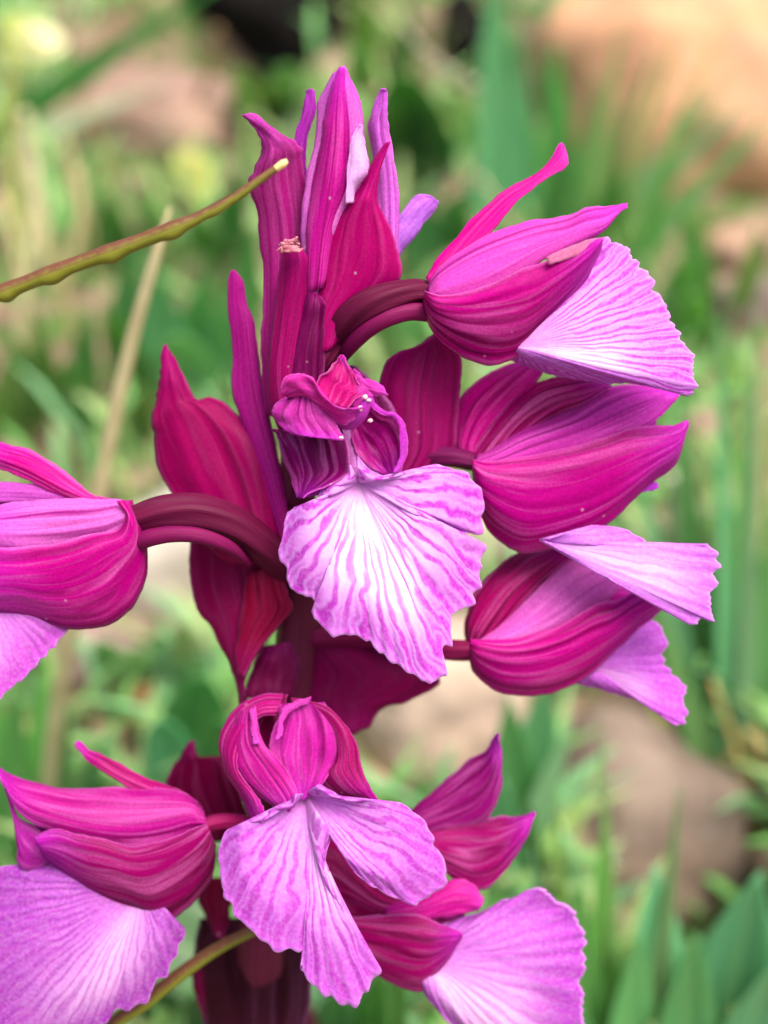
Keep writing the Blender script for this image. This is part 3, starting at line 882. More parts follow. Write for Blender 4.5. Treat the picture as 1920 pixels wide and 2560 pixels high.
# ---- lower blossom facing the lens (crop 7)
f7 = empty('flower', W(740, 1960, -200), orchid)
tag(f7, 'open blossom with a rounded helmet hood and a deeply split lilac lip')
Z7 = -120
tube('ovary', f7, 7, [(560, 620, sd_(1950) + 30, 30), (600, 500, -270, 32), (610, 380, -220, 28), (600, 300, -190, 20)], OV, M['flesh'], 0.12, 6)
P('sepal', f7, 7, [(390, 150, 580, 140), (385, 260, 570, 260), (380, 380, 570, 390), (400, 520, 580, 560), (440, 640, 620, 700)],
  S(186, 6, 96), M['petal'], Z7, -30, -60, 0, -10, ribs=2, rib=8, nv=24)
P('sepal', f7, 7, [(560, 140, 520, 260), (430, 142, 420, 270), (285, 215, 360, 330), (192, 340, 300, 430), (166, 460, 272, 550), (196, 590, 310, 650), (262, 700, 395, 755), (322, 800, 425, 815), (360, 890, 440, 860), (388, 930, 436, 905)],
  S(194, 14, 124), M['petal'], Z7, 0, 60, 50, 40, ribs=2, rib=6, nv=56)
P('petal', f7, 7, [(290, 240, 385, 212), (255, 330, 400, 320), (240, 450, 430, 430), (260, 570, 530, 540), (330, 680, 600, 640), (430, 770, 640, 730), (520, 830, 630, 800), (565, 855, 600, 850)],
  S(206, 34, 150), M['petal'], Z7, 30, 60, 20, 30, ribs=4, rib=7, nv=44)
P('petal', f7, 7, [(545, 190, 800, 190), (530, 280, 870, 290), (490, 380, 900, 400), (480, 480, 890, 500), (520, 580, 850, 590), (580, 670, 790, 680), (625, 740, 730, 745), (650, 775, 690, 778)],
  S(208, 40, 160), M['petal'], Z7, 20, 60, 0, 18, ribs=4, rib=7, nv=44)
P('petal', f7, 7, [(350, 235, 385, 210), (362, 310, 396, 300), (362, 380, 400, 380), (375, 440, 410, 440)], S(214, 70, 176), M['plain'], Z7, 50, 70, 0, 8, ribs=1, rib=1, nv=14, nu=8)
P('petal', f7, 7, [(730, 150, 715, 190), (640, 178, 660, 210), (560, 215, 590, 250), (535, 280, 560, 300), (520, 370, 552, 370), (500, 420, 530, 410)], S(214, 70, 176), M['plain'], Z7, 45, 70, 0, 8, ribs=1, rib=1, nv=20, nu=8)
P('sepal', f7, 7, [(600, 150, 620, 240), (740, 180, 730, 260), (860, 235, 800, 340), (945, 330, 845, 460), (995, 440, 835, 580), (1020, 550, 780, 650), (1062, 650, 870, 740), (1110, 740, 1010, 790), (1150, 800, 1105, 815), (1166, 850, 1140, 870)],
  S(184, 8, 108), M['petal'], Z7, 0, 60, -40, 50, ribs=3, rib=6, nv=56, nu=26)


P('petal', f7, 7, [(420, 180, 760, 200), (300, 320, 880, 360), (280, 480, 930, 520), (340, 620, 960, 640), (430, 720, 980, 720), (520, 790, 900, 770)],
  S(140, 2, 80), M['petal'], Z7, -30, -40, 0, -20, ribs=3)


def d7(x, y, u, v):
    dx = (x - 740) / 200.0
    return Z7 + 20 + 90 * min(1, v * 1.3) - 22 * dx * dx * v


fan('lip', f7, 7, (690, 740), [(620, 745), (600, 830), (540, 845), (445, 860), (405, 935), (300, 955), (200, 970), (182, 1040), (168, 1100), (180, 1230), (192, 1310), (188, 1370), (246, 1420), (250, 1490), (300, 1525), (340, 1562), (382, 1572), (420, 1622), (500, 1682), (570, 1712), (640, 1716), (685, 1690), (664, 1800), (700, 1880), (780, 1962), (860, 2000), (930, 2052), (1000, 2062), (1042, 2000), (1082, 1962), (1085, 1900), (1132, 1862), (1158, 1808), (1100, 1790), (1042, 1700), (1000, 1600), (940, 1520), (872, 1410), (832, 1290), (814, 1180), (820, 1085), (855, 1005), (868, 1030), (930, 1130), (1000, 1230), (1100, 1312), (1200, 1362), (1300, 1402), (1382, 1432), (1450, 1350), (1565, 1300), (1535, 1200), (1522, 1095), (1480, 1060), (1462, 1000), (1430, 912), (1370, 860), (1282, 802), (1170, 790), (1050, 798), (900, 756), (780, 680)],
    d7, lip_material('lip_skin_split', 0.50, 0.16, 36, 0.85, pale=S(206, 128, 218), edge=S(186, 82, 202), line=S(170, 42, 176), wlen=0.9, white=0.45), LC, pleats=36, amp=4.5, bulge=26, nu=420, nv=44, bend=(20, 41, (735, 1120)))

# ---- blossom at the lower side, next to the split lip (crop 8)
f8 = empty('flower', W(950, 2240, -330), orchid)
tag(f8, 'blossom half hidden behind the split lip, winged sepals and ruffled lip')
Z8 = -260
tube('ovary', f8, 8, [(-420, 1150, sd_(2250) + 30, 26), (-250, 1180, -380, 28), (-80, 1230, -320, 28), (60, 1260, -290, 24)], OV, M['flesh'], 0.12, 6)
P('sepal', f8, 8, [(330, 760, 420, 860), (470, 570, 600, 720), (600, 460, 760, 690), (720, 360, 900, 650), (830, 262, 985, 570), (910, 215, 1030, 440), (955, 180, 1042, 320), (985, 120, 1038, 200), (1008, 80, 1024, 90)],
  S(152, 14, 112), M['petal'], Z8, -60, -20, 30, 40, ribs=3, rib=8)
P('sepal', f8, 8, [(540, 720, 560, 820), (640, 680, 650, 920), (760, 655, 740, 990), (900, 632, 870, 1060), (1020, 614, 990, 1020), (1110, 612, 1100, 890), (1190, 600, 1190, 750), (1252, 576, 1252, 600)],
  S(166, 6, 104), M['petal'], Z8, -30, -10, 20, 40, ribs=3, rib=8)
P('petal', f8, 8, [(300, 1170, 330, 1290), (480, 1120, 480, 1280), (640, 1060, 600, 1255), (750, 1005, 720, 1230), (850, 1030, 830, 1205), (905, 1100, 895, 1190), (925, 1130, 920, 1160)],
  S(208, 28, 146), M['plain'], Z8, 30, 20, 10, 34, ribs=2, rib=5)
P('sepal', f8, 8, [(-200, 620, -140, 1240), (-20, 660, -10, 1260), (120, 860, 120, 1270), (270, 1060, 270, 1262), (430, 1130, 420, 1250), (570, 1170, 560, 1240), (640, 1200, 640, 1225)],
  S(176, 4, 100), M['petal'], Z8, 0, 20, 20, 40, ribs=2, rib=6)
P('sepal', f8, 8, [(-100, 1230, -60, 1320), (60, 1240, 90, 1430), (220, 1235, 230, 1570), (390, 1225, 360, 1650), (540, 1235, 520, 1700), (650, 1285, 640, 1600), (740, 1318, 730, 1470), (795, 1345, 790, 1380)],
  S(172, 6, 104), M['petal'], Z8, 40, 40, -40, 60, ribs=4, rib=8, nu=26)
P('petal', f8, 8, [(0, 1000, 0, 1330), (150, 1060, 160, 1440), (330, 1130, 330, 1520), (500, 1150, 500, 1480), (640, 1130, 640, 1400), (760, 1110, 730, 1320), (860, 1100, 800, 1240)],
  S(180, 8, 112), M['petal'], Z8, -15, -25, 0, 20, ribs=2)
fan('lip', f8, 8, (560, 1500), [(640, 1300), (700, 1272), (800, 1242), (950, 1192), (1050, 1132), (1150, 1112), (1212, 1062), (1262, 1048), (1300, 1082), (1360, 1102), (1400, 1142), (1470, 1172), (1522, 1232), (1542, 1312), (1585, 1392), (1540, 1425), (1574, 1500), (1556, 1600), (1530, 1660), (1548, 1740), (1540, 1800), (1574, 1860), (1545, 1960), (1480, 2080), (1380, 2160), (1250, 2200), (1100, 2190), (960, 2120), (850, 2020), (720, 1910), (620, 1802), (540, 1690)],
    lambda x, y, u, v: Z8 + 10 + 40 * v - 90 * abs(u - 0.55) * v, lip_material('lip_skin_ruffled', 0.72, 0.2, 26, 0.45, pale=S(196, 112, 208), edge=S(150, 40, 168), wlen=0.9, white=0.6), LC, pleats=20, amp=8, bulge=30, nu=300, ruf=26)

# ---- bracts along the stem
P('bract', orchid, 5, [(1250, 1330, 1500, 1330), (1100, 1190, 1535, 1230), (985, 1010, 1535, 1040), (895, 855, 1500, 855), (852, 695, 1400, 650), (840, 590, 1290, 520), (838, 520, 1170, 436), (850, 445, 1088, 440), (864, 370, 1036, 380), (872, 290, 990, 280), (884, 205, 945, 200), (900, 136, 912, 136)],
  CR, M['bract'], sd_(1150), 0, -20, 0, 60, ribs=4, rib=6, ruf=14, wob=5, nv=56, nu=28)
lb = P('bract', orchid, 5, [(1040, 1180, 1500, 1230), (1040, 1290, 1540, 1370), (1048, 1440, 1570, 1490), (1085, 1570, 1575, 1590), (1155, 1670, 1490, 1700), (1220, 1800, 1400, 1830), (1270, 1920, 1345, 1940), (1300, 2040, 1340, 2060), (1330, 2160, 1400, 2180)],
  S(150, 8, 80), M['bract'], sd_(1450), 10, -10, 30, 50, ribs=3, rib=5)
P('fold', lb, 5, [(1350, 1385, 1525, 1335), (1335, 1480, 1565, 1480), (1318, 1600, 1592, 1580), (1300, 1720, 1480, 1712), (1292, 1830, 1400, 1815), (1296, 1930, 1330, 1945)],
  S(158, 12, 62), M['bract'], sd_(1500), 90, 70, 30, 20, ribs=2, rib=3)
P('bract', orchid, 3, [(700, 900, 1000, 880), (760, 800, 1100, 750), (780, 650, 1205, 640), (770, 450, 1232, 450), (760, 280, 1248, 270), (805, 115, 1264, 110), (890, 48, 1215, 20), (1000, 12, 1160, -40), (1090, -60, 1130, -70)],
  S(166, 10, 100), M['bract'], sd_(1000) - 40, 0, 60, 10, 50, ribs=4, rib=5, nv=50)
P('bract', orchid, 7, [(560, -420, 760, -400), (600, -300, 900, -280), (630, -150, 1180, -110), (620, 0, 1510, 40), (640, 115, 1300, 175), (690, 205, 1150, 230), (800, 300, 1080, 322), (920, 385, 1000, 382)],
  S(150, 8, 84), M['bract'], sd_(1650) - 40, 20, 20, -20, 60, ribs=3, rib=5)
P('bract', orchid, 6, [(1250, 760, 1700, 760), (1180, 560, 1660, 600), (1120, 380, 1580, 380), (1140, 300, 1530, 230), (1190, 225, 1440, 190), (1232, 150, 1330, 205), (1258, 108, 1305, 130), (1272, 84, 1288, 84)],
  CD, M['bract'], sd_(2000), -10, 10, 0, 40, ribs=3, rib=5)
P('bract', orchid, 6, [(1500, 1000, 1640, 1000), (1380, 1020, 1580, 1060), (1330, 1150, 1540, 1200), (1400, 1300, 1520, 1320), (1440, 1400, 1490, 1420)],
  S(120, 10, 50), M['bract'], sd_(2250), 10, 10, 0, 30, ribs=2, rib=4)
P('bract', orchid, 6, [(1270, 1600, 1420, 1580), (1300, 1760, 1440, 1760), (1345, 1900, 1470, 1900), (1400, 2050, 1500, 2060), (1470, 2250, 1540, 2260)],
  S(122, 8, 62), M['bract'], sd_(2450), 20, 10, 0, 30, ribs=2, rib=4)
# the leafy sheath clasping the lower stem
P('leaf_sheath', orchid, 7, [(60, 1500, 560, 1500), (20, 1700, 690, 1680), (40, 1900, 720, 1880), (90, 2150, 690, 2150), (160, 2450, 640, 2450), (240, 2750, 560, 2750)],
  S(64, 24, 34), M['bract'], sd_(2450), 20, 20, 0, 90, ribs=3, rib=6)
P('bract', orchid, 5, [(1330, 2060, 1600, 2060), (1360, 1960, 1620, 1950), (1400, 1860, 1630, 1840), (1440, 1780, 1600, 1750)],
  S(124, 16, 72), M['bract'], sd_(1660), 70, 60, 0, 30, ribs=2, rib=5)

# ------------------------------------------------------------------ the thin seed pods that cross the spike
def beads(v, an):
    low = max(0.0, math.cos(an - 1.5))
    env = max(0.0, 1 - max(0, v - 0.72) * 6) * min(1, v * 8)
    return 1 + env * (0.38 * low * max(0, math.sin(v * 42.0)) ** 1.5 + 0.05 * math.sin(v * 42.0))


pod_st = [(-260, 1640), (-60, 1545), (0, 1520), (130, 1470), (260, 1420), (450, 1350), (600, 1298), (780, 1230), (950, 1165), (1060, 1112), (1200, 1035), (1350, 930), (1440, 868)]
pod_r = [17, 18, 19, 19, 19, 19, 19, 18, 17, 13, 11.5, 9.5, 8]
g0 = Vector((-0.085, 0.015, 0))
g0.z = gz(g0.x, g0.y)
pod = empty('seed_pod_stalk', g0)
tag(pod, 'thin beaded olive and brown seed pod reaching across the orchid tip', 'seed pod')
path = [(W(*rp(9, x, y), 150 + 0.04 * x), r / PXM) for (x, y), r in zip(pod_st, pod_r)]
v, f, uv = tube_mesh(path, 18, 8, 0.0, 4, beads)
build('pod', v, f, M['pod'], pod, uv)
tp = path[-1][0]
dr = (path[-1][0] - path[-2][0]).normalized()
v, f, uv = tube_mesh([(tp - dr * 0.0003, 0.00030), (tp + dr * 0.0002, 0.00034), (tp + dr * 0.0006, 0.00034), (tp + dr * 0.0010, 0.0002)], 12, 4)
build('pod_tip', v, f, M['straw'], pod, uv, S(226, 206, 142))
s0 = path[0][0]
v, f, uv = tube_mesh([(s0 + dr * 0.0005, 0.0007), (s0 - dr * 0.012 + Vector((0, 0, -0.006)), 0.0008), (s0.lerp(g0, 0.45) + Vector((-0.012, 0, 0.01)), 0.0009), (g0 - Vector((0, 0, 0.004)), 0.0011)], 12, 8)
build('stalk', v, f, M['pod'], pod, uv)

g1 = Vector((-0.045, 0.0, 0))
g1.z = gz(g1.x, g1.y)
pod2 = empty('seed_pod_stalk', g1)
tag(pod2, 'blurred olive and orange seed stalk passing behind the lowest blossoms', 'seed pod')
pts = [(640, 2120), (780, 1960), (950, 1850), (1100, 1730), (1270, 1600), (1450, 1480), (1620, 1390), (1800, 1320)]
path = [(W(*rp(6, x, y), -330), r / PXM) for (x, y), r in zip(pts, (17, 19, 20, 20, 19, 17, 15, 12))]
v, f, uv = tube_mesh(path, 14, 6)
build('pod', v, f, M['pod'], pod2, uv)
s0 = path[0][0]
v, f, uv = tube_mesh([(s0, 0.0006), (s0.lerp(g1, 0.5) + Vector((-0.004, 0, 0)), 0.0008), (g1 - Vector((0, 0, 0.004)), 0.0010)], 12, 8)
build('stalk', v, f, M['pod'], pod2, uv)

# ------------------------------------------------------------------ stones on the slope
rnd = random.Random(11)
BARE = []


def stone_mesh(rad, flat, seed, sub=4, mat='stone'):
    import bmesh
    bm = bmesh.new()
    bmesh.ops.create_icosphere(bm, subdivisions=sub, radius=1.0)
    for q in bm.verts:
        n = q.co.normalized()
        k = 1 + 0.26 * nz(n.x * 1.2 + seed, n.y * 1.2, n.z * 1.2) + 0.10 * nz(n.x * 3 + seed, n.y * 3, n.z * 3) + 0.03 * nz(n.x * 9 + seed, n.y * 9, n.z * 9)
        q.co = Vector((n.x * k * rad[0], n.y * k * rad[1], n.z * k * rad[2] * flat))
    me = bpy.data.meshes.new('stone')
    bm.to_mesh(me)
    bm.free()
    me.shade_smooth()
    me.materials.append(M[mat])
    return me


def stone(px, py, rx, ry, color, label, seed, sink=0.35, rz=0.0, group=None, name='stone', at=None):
    p, z = ground_hit(px, py)
    k = z / FPX
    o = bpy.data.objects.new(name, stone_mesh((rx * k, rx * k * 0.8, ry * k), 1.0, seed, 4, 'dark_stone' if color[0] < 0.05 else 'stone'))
    COL.objects.link(o)
    o.location = p + Vector((0, rx * k * 0.5, ry * k * (0.5 - sink)))
    o.rotation_euler = (0, 0, rz)
    o.color = color
    BARE.append((o.location.copy(), rx * k * 1.15))
    return tag(o, label, 'stone', group)


PE = S(198, 150, 114)
stone(1760, 440, 410, 345, PE, 'large peach coloured boulder behind the bright grass tuft', 3.1, 0.15)
stone(1860, 690, 120, 90, S(170, 140, 118), 'small tan stone at the foot of the peach boulder', 5.2, 0.3)
stone(1560, 2230, 290, 340, S(130, 114, 102), 'rounded brown stone behind the ruffled lip of the orchid', 8.8, 0.3)
stone(1080, 1900, 260, 260, S(190, 168, 150), 'smooth greyish pink stone behind the split lip', 12.4, 0.3)
stone(1190, 1400, 130, 110, S(206, 190, 164), 'pale cream stone between the stacked orchid hoods', 14.0, 0.3)
stone(430, 1490, 190, 190, S(200, 190, 176), 'pale grey stone under the thick dark ovary', 17.7, 0.3)
stone(250, 1720, 150, 120, S(150, 124, 116), 'dull mauve grey stone beside the straw stalk', 21.3, 0.3)
stone(345, 1790, 46, 90, S(196, 124, 92), 'small rust orange stone leaning on the mauve grey one', 24.9, 0.3)
stone(420, 350, 260, 120, S(150, 122, 108), 'low brown stone below the arching green blade', 27.2, 0.4)
stone(640, 120, 230, 170, S(30, 27, 26), 'slab coloured as the shade of a hollow at the top of the slope', 31.0, 0.1)  # its black is the hollow's shade put into the colour
stone(1165, 190, 80, 130, S(28, 25, 24), 'stone coloured as the shaded hollow beside the broad upright teal blade', 35.0, 0.0)  # black colour stands in for a shaded cavity
stone(1880, 800, 90, 80, S(120, 108, 100), 'grey stone in the shade under the grass', 39.0, 0.3)
stone(1830, 2130, 90, 130, S(50, 50, 50), 'stone coloured as the shade in the gap beside the rounded brown stone', 41.0, 0.3)  # shade of the gap, painted as a near-black stone
pm = [stone_mesh((0.006, 0.005, 0.004), 1.0, 50 + i * 3.3, 2) for i in range(5)]
for i in range(70):
    p, z = ground_hit(rnd.uniform(-300, 2220), rnd.uniform(-40, 2700))
    o = bpy.data.objects.new('pebble', pm[i % 5])
    COL.objects.link(o)
    s = rnd.uniform(0.5, 1.5)
    o.scale = (s, s, s)
    o.rotation_euler = (rnd.uniform(-.3, .3), rnd.uniform(-.3, .3), rnd.uniform(0, 6))
    o.location = p
    o.color = rnd.choice((S(190, 160, 134), S(160, 134, 118), S(204, 170, 140), S(140, 120, 108)))
    tag(o, 'small brown pebble lying on the soil of the slope', 'pebble', 'pebbles on the slope')


# ------------------------------------------------------------------ grass, herbs and straw behind the orchid
G1 = S(96, 184, 74)
G2 = S(88, 178, 120)
G3 = S(146, 192, 70)
G4 = S(146, 198, 158)
G5 = S(70, 146, 62)


def span(bx, by, tx, ty, k=0.92, sag=0.0, lift=0.0, ground=True, n=5):
    """Points from the ground seen at (bx, by) to the tip seen at (tx, ty); k scales the tip's distance."""
    if ground:
        b_, zb = ground_hit(bx, by)
        b_ = b_ - Vector((0, 0, 0.002))
    else:
        zb = ground_hit(bx, by)[1] * 0.95
        b_ = WZ(bx, by, zb)
    t = WZ(tx, ty, zb * k)
    g = gz(t.x, t.y)
    if t.z < g + 0.003:
        t.z = g + 0.003
    o = []
    for i in range(n):
        q = i / (n - 1)
        o.append(b_.lerp(t, q) + Vector((0, 0, (lift * math.sin(math.pi * q) - sag * q * q))))
    return o, zb


def blade(parent, bx, by, tx, ty, wpx, color, k=0.92, sag=0.0, lift=0.0, shape='blade', name='blade', fold=0.4):
    pts, zb = span(bx, by, tx, ty, k, sag, lift)
    up = -(FWD) + Vector((rnd.uniform(-.3, .3), 0, rnd.uniform(-.1, .5)))
    return ribbon(name, parent, pts, wpx * zb / FPX, color, M['leaf'], fold, shape, 16, 4, 0.0003, up)


def tuft(px, py, blades, label, name='grass_tuft', cat='grass', group=None):
    p, z = ground_hit(px, py)
    e = empty(name, p)
    tag(e, label, cat, group)
    for b_ in blades:
        blade(e, *b_[:6], **(b_[6] if len(b_) > 6 else {}))
    return e


tuft(1440, 600, [(1240, 620, 1235, -120, 110, G2, {'k': .9}), (1330, 620, 1290, 60, 60, G2), (1390, 620, 1270, 60, 50, G1), (1400, 600, 1390, 110, 100, S(70, 170, 60)), (1430, 600, 1340, 90, 50, S(70, 150, 70)),
                 (1440, 620, 1640, 120, 50, S(120, 160, 80)), (1460, 620, 1850, 165, 55, S(90, 146, 90), {'k': .95}), (1470, 640, 1900, 210, 40, G2), (1500, 640, 1760, 260, 36, G3), (1420, 640, 1500, 180, 46, S(90, 160, 70)), (1480, 660, 1920, 330, 50, S(110, 160, 80)),
                 (1500, 660, 1700, 60, 30, S(150, 180, 90)), (1520, 680, 1800, 90, 32, S(120, 176, 96)), (1540, 700, 1940, 260, 34, S(110, 180, 100)), (1450, 640, 1560, 40, 34, S(140, 186, 100)), (1560, 700, 1700, 380, 40, S(96, 186, 60)), (1350, 660, 1420, 330, 90, S(56, 140, 50)), (1460, 680, 1560, 420, 110, S(66, 148, 52))], 'bright grass tuft with blades fanning out before the peach boulder')
tuft(1800, 1900, [(1830, 2050, 1800, 820, 60, G2, {'k': .85}), (1860, 2080, 1890, 760, 50, S(96, 150, 104), {'k': .85}), (1790, 2000, 1690, 900, 90, S(60, 140, 50)), (1760, 1900, 1600, 1180, 90, S(86, 160, 110)), (1840, 2100, 1640, 1500, 100, S(80, 140, 60)),
                  (1900, 1900, 1850, 1100, 90, G1), (1900, 1950, 1930, 1200, 80, G5), (1850, 1900, 1740, 1250, 60, S(70, 140, 60)), (1790, 2080, 1560, 1580, 50, S(150, 156, 60))], 'tall grass tuft rising beside the stacked blossoms and the brown stone')
tuft(1420, 2560, [(1440, 2700, 1390, 1980, 40, S(104, 150, 40), {'k': .93}), (1500, 2720, 1510, 2040, 70, S(84, 164, 30), {'k': .93}), (1480, 2760, 1450, 2200, 120, S(70, 150, 40), {'k': .93}), (1560, 2760, 1500, 1800, 36, S(110, 150, 80), {'k': .93}), (1620, 2760, 1700, 1960, 46, S(96, 140, 80), {'k': .93}), (1380, 2700, 1330, 2120, 50, S(80, 150, 110), {'k': .932}), (1540, 2700, 1540, 2350, 90, S(90, 160, 50), {'k': .93})],
     'yellow green grass tuft before the rounded brown stone')
tuft(1640, 2600, [(1650, 2700, 1640, 2160, 170, S(104, 190, 140), {'k': .93, 'shape': 'leaf'}), (1760, 2760, 1900, 2180, 240, S(74, 160, 112), {'k': .93, 'shape': 'leaf'}), (1560, 2780, 1600, 2330, 130, S(80, 164, 90), {'k': .93, 'shape': 'leaf'}), (1820, 2800, 1960, 2380, 220, S(78, 156, 110), {'k': .93, 'shape': 'leaf'}), (1700, 2800, 1740, 2330, 150, S(66, 150, 80), {'k': .93, 'shape': 'leaf'}), (1500, 2780, 1380, 2450, 140, S(70, 150, 80), {'k': .93, 'shape': 'leaf'})],
     'broad blue green leaves growing below the rounded brown stone', 'broad_leaved_herb', 'herb')
tuft(1290, 2100, [(1290, 2150, 1370, 1690, 150, S(80, 164, 110), {'shape': 'leaf'}), (1300, 2180, 1270, 1740, 130, S(62, 150, 70), {'shape': 'leaf'}), (1280, 2200, 1430, 1800, 70, G4, {'shape': 'leaf'}), (1250, 2250, 1260, 1950, 110, S(100, 180, 140), {'shape': 'leaf'}), (1260, 2300, 1180, 2160, 100, G4, {'shape': 'leaf'}), (1340, 2250, 1320, 2000, 60, S(60, 120, 50))],
     'emerald leaves standing between the pink and the brown stone', 'broad_leaved_herb', 'herb')
tuft(450, 1960, [(440, 2000, 520, 1700, 200, S(64, 156, 70), {'shape': 'oval'}), (470, 2050, 400, 1800, 130, S(80, 176, 130), {'shape': 'oval'}), (520, 2050, 560, 1800, 120, S(60, 150, 60), {'shape': 'oval'})],
     'round emerald leaf beside the helmet hooded blossom', 'broad_leaved_herb', 'herb')
tuft(340, 1720, [(330, 1720, 250, 1600, 90, S(150, 196, 172), {'shape': 'oval'}), (360, 1720, 420, 1590, 100, S(156, 202, 176), {'shape': 'oval'}), (350, 1740, 330, 1620, 90, S(168, 206, 180), {'shape': 'oval'}), (400, 1740, 520, 1640, 80, S(150, 196, 168), {'shape': 'oval'}), (390, 1720, 470, 1560, 70, S(170, 190, 160), {'shape': 'oval'})],
     'pale mint leaves lying on the pale grey stone', 'mint_leaved_herb', 'herb')
tuft(60, 2100, [(60, 2150, 120, 1640, 90, G1), (20, 2150, 40, 1700, 120, S(70, 160, 60)), (120, 2150, 170, 1760, 80, G5), (-40, 2150, -10, 1600, 90, G1), (160, 2150, 260, 1850, 100, S(60, 140, 70)), (230, 2150, 240, 1930, 110, S(54, 130, 60))],
     'green grass tuft behind the lowest blossom with the mauve lip')
tuft(-60, 420, [(-140, 420, 560, -40, 62, S(34, 150, 30), {'k': .80, 'lift': .002}), (-120, 400, 420, 205, 44, S(150, 178, 150), {'k': 1.0})], 'long green blade arching over a pale dry one at the slope edge')
tuft(420, 950, [(420, 1000, 380, 640, 130, S(96, 178, 120), {'shape': 'leaf'}), (460, 1000, 520, 680, 140, S(84, 170, 90), {'shape': 'leaf'}), (360, 980, 260, 760, 110, S(96, 160, 60), {'shape': 'leaf'}), (520, 1000, 600, 720, 130, S(112, 186, 130), {'shape': 'leaf'}), (480, 1020, 440, 840, 150, S(120, 190, 140), {'shape': 'oval'}), (560, 980, 640, 560, 110, S(66, 150, 50), {'shape': 'leaf'}), (300, 960, 330, 600, 100, S(80, 160, 80), {'shape': 'leaf'})],
     'leafy green herb behind the tall crimson bract', 'broad_leaved_herb', 'herb')
tuft(300, 640, [(300, 660, 260, 480, 90, S(70, 150, 60), {'shape': 'leaf'}), (330, 660, 380, 520, 90, S(60, 140, 60), {'shape': 'leaf'}), (260, 660, 180, 500, 80, S(110, 160, 60), {'shape': 'leaf'}), (560, 640, 600, 420, 100, S(56, 140, 60), {'shape': 'leaf'}), (540, 660, 480, 520, 90, S(66, 150, 66), {'shape': 'leaf'})],
     'low green herb under the beaded seed pod', 'broad_leaved_herb', 'herb')
tuft(150, 1000, [(150, 1040, 80, 760, 70, S(112, 166, 60)), (120, 1040, 20, 820, 80, S(100, 160, 60)), (200, 1020, 220, 760, 80, S(84, 160, 70), {'shape': 'leaf'}), (60, 1040, 110, 800, 60, S(120, 170, 80)), (0, 1100, 20, 880, 90, S(110, 170, 60)), (220, 1060, 160, 900, 90, S(80, 150, 60), {'shape': 'leaf'}), (260, 1120, 210, 1000, 110, S(70, 150, 70), {'shape': 'leaf'}), (330, 1100, 380, 960, 100, S(100, 140, 40), {'shape': 'leaf'})],
     'yellowish green weeds around the straw stalk', 'weed', 'weed')
tuft(1030, 360, [(1030, 420, 1010, 190, 170, S(52, 136, 36), {'shape': 'oval'}), (1060, 420, 1080, 250, 150, S(46, 124, 40), {'shape': 'oval'}), (980, 420, 950, 260, 110, S(84, 150, 50), {'shape': 'oval'}), (1100, 440, 1150, 330, 90, G2, {'shape': 'leaf'})],
     'round dark green leaf behind the tip of the orchid', 'broad_leaved_herb', 'herb')
tuft(920, 150, [(920, 220, 900, -60, 90, S(116, 166, 50)), (960, 180, 1040, 20, 70, S(104, 160, 60), {'shape': 'leaf'}), (940, 200, 1060, 70, 60, S(90, 150, 70), {'shape': 'leaf'}), (900, 220, 880, 120, 70, S(90, 160, 60), {'shape': 'oval'})],
     'yellow green sprig growing out of the shade-black slab', 'weed', 'weed')
tuft(660, 230, [(640, 270, 600, 170, 90, S(116, 160, 70), {'shape': 'oval'}), (680, 270, 720, 160, 90, S(96, 156, 76), {'shape': 'oval'}), (700, 280, 780, 210, 80, S(90, 150, 60), {'shape': 'oval'}), (620, 280, 590, 220, 70, S(104, 160, 60), {'shape': 'oval'}), (700, 270, 690, 200, 70, S(120, 170, 90), {'shape': 'oval'})],
     'small rounded weed at the foot of the shade-black slab', 'weed', 'weed')
tuft(1650, 760, [(1640, 800, 1580, 640, 100, S(120, 180, 110), {'shape': 'oval'}), (1680, 800, 1720, 640, 90, S(110, 176, 110), {'shape': 'oval'}), (1620, 780, 1560, 700, 80, S(96, 160, 70), {'shape': 'oval'}), (1700, 860, 1740, 740, 100, S(116, 180, 110), {'shape': 'oval'}), (1840, 800, 1880, 640, 90, S(120, 170, 60), {'shape': 'oval'}), (1860, 760, 1900, 560, 80, S(110, 170, 60)), (1780, 760, 1700, 520, 90, S(90, 160, 60), {'shape': 'leaf'}), (1740, 900, 1800, 800, 90, S(96, 160, 70), {'shape': 'leaf'})],
     'pale leaved weed beside the uppermost striped lip', 'weed', 'weed')
tuft(1050, 760, [(1040, 860, 960, 700, 150, S(110, 180, 110), {'shape': 'oval'}), (1060, 880, 1000, 800, 140, S(96, 170, 90), {'shape': 'oval'}), (1160, 950, 1170, 850, 130, S(110, 180, 90), {'shape': 'oval'}), (1060, 700, 1040, 470, 120, S(70, 150, 90), {'shape': 'leaf'}), (1110, 660, 1160, 470, 120, S(60, 140, 60), {'shape': 'leaf'})],
     'mid green leaves showing through the arch of the ovary', 'broad_leaved_herb', 'herb')
tuft(830, 2640, [(800, 2680, 850, 2460, 130, S(84, 160, 90), {'k': .85, 'shape': 'leaf'}), (880, 2700, 960, 2420, 110, S(96, 170, 70), {'k': .85, 'shape': 'leaf'}), (940, 2700, 1010, 2400, 90, S(80, 150, 60), {'k': .85, 'shape': 'leaf'}), (540, 2700, 480, 2480, 100, S(60, 110, 60), {'k': .85, 'shape': 'leaf'})],
     'green leaves below the hanging split lip', 'broad_leaved_herb', 'herb')


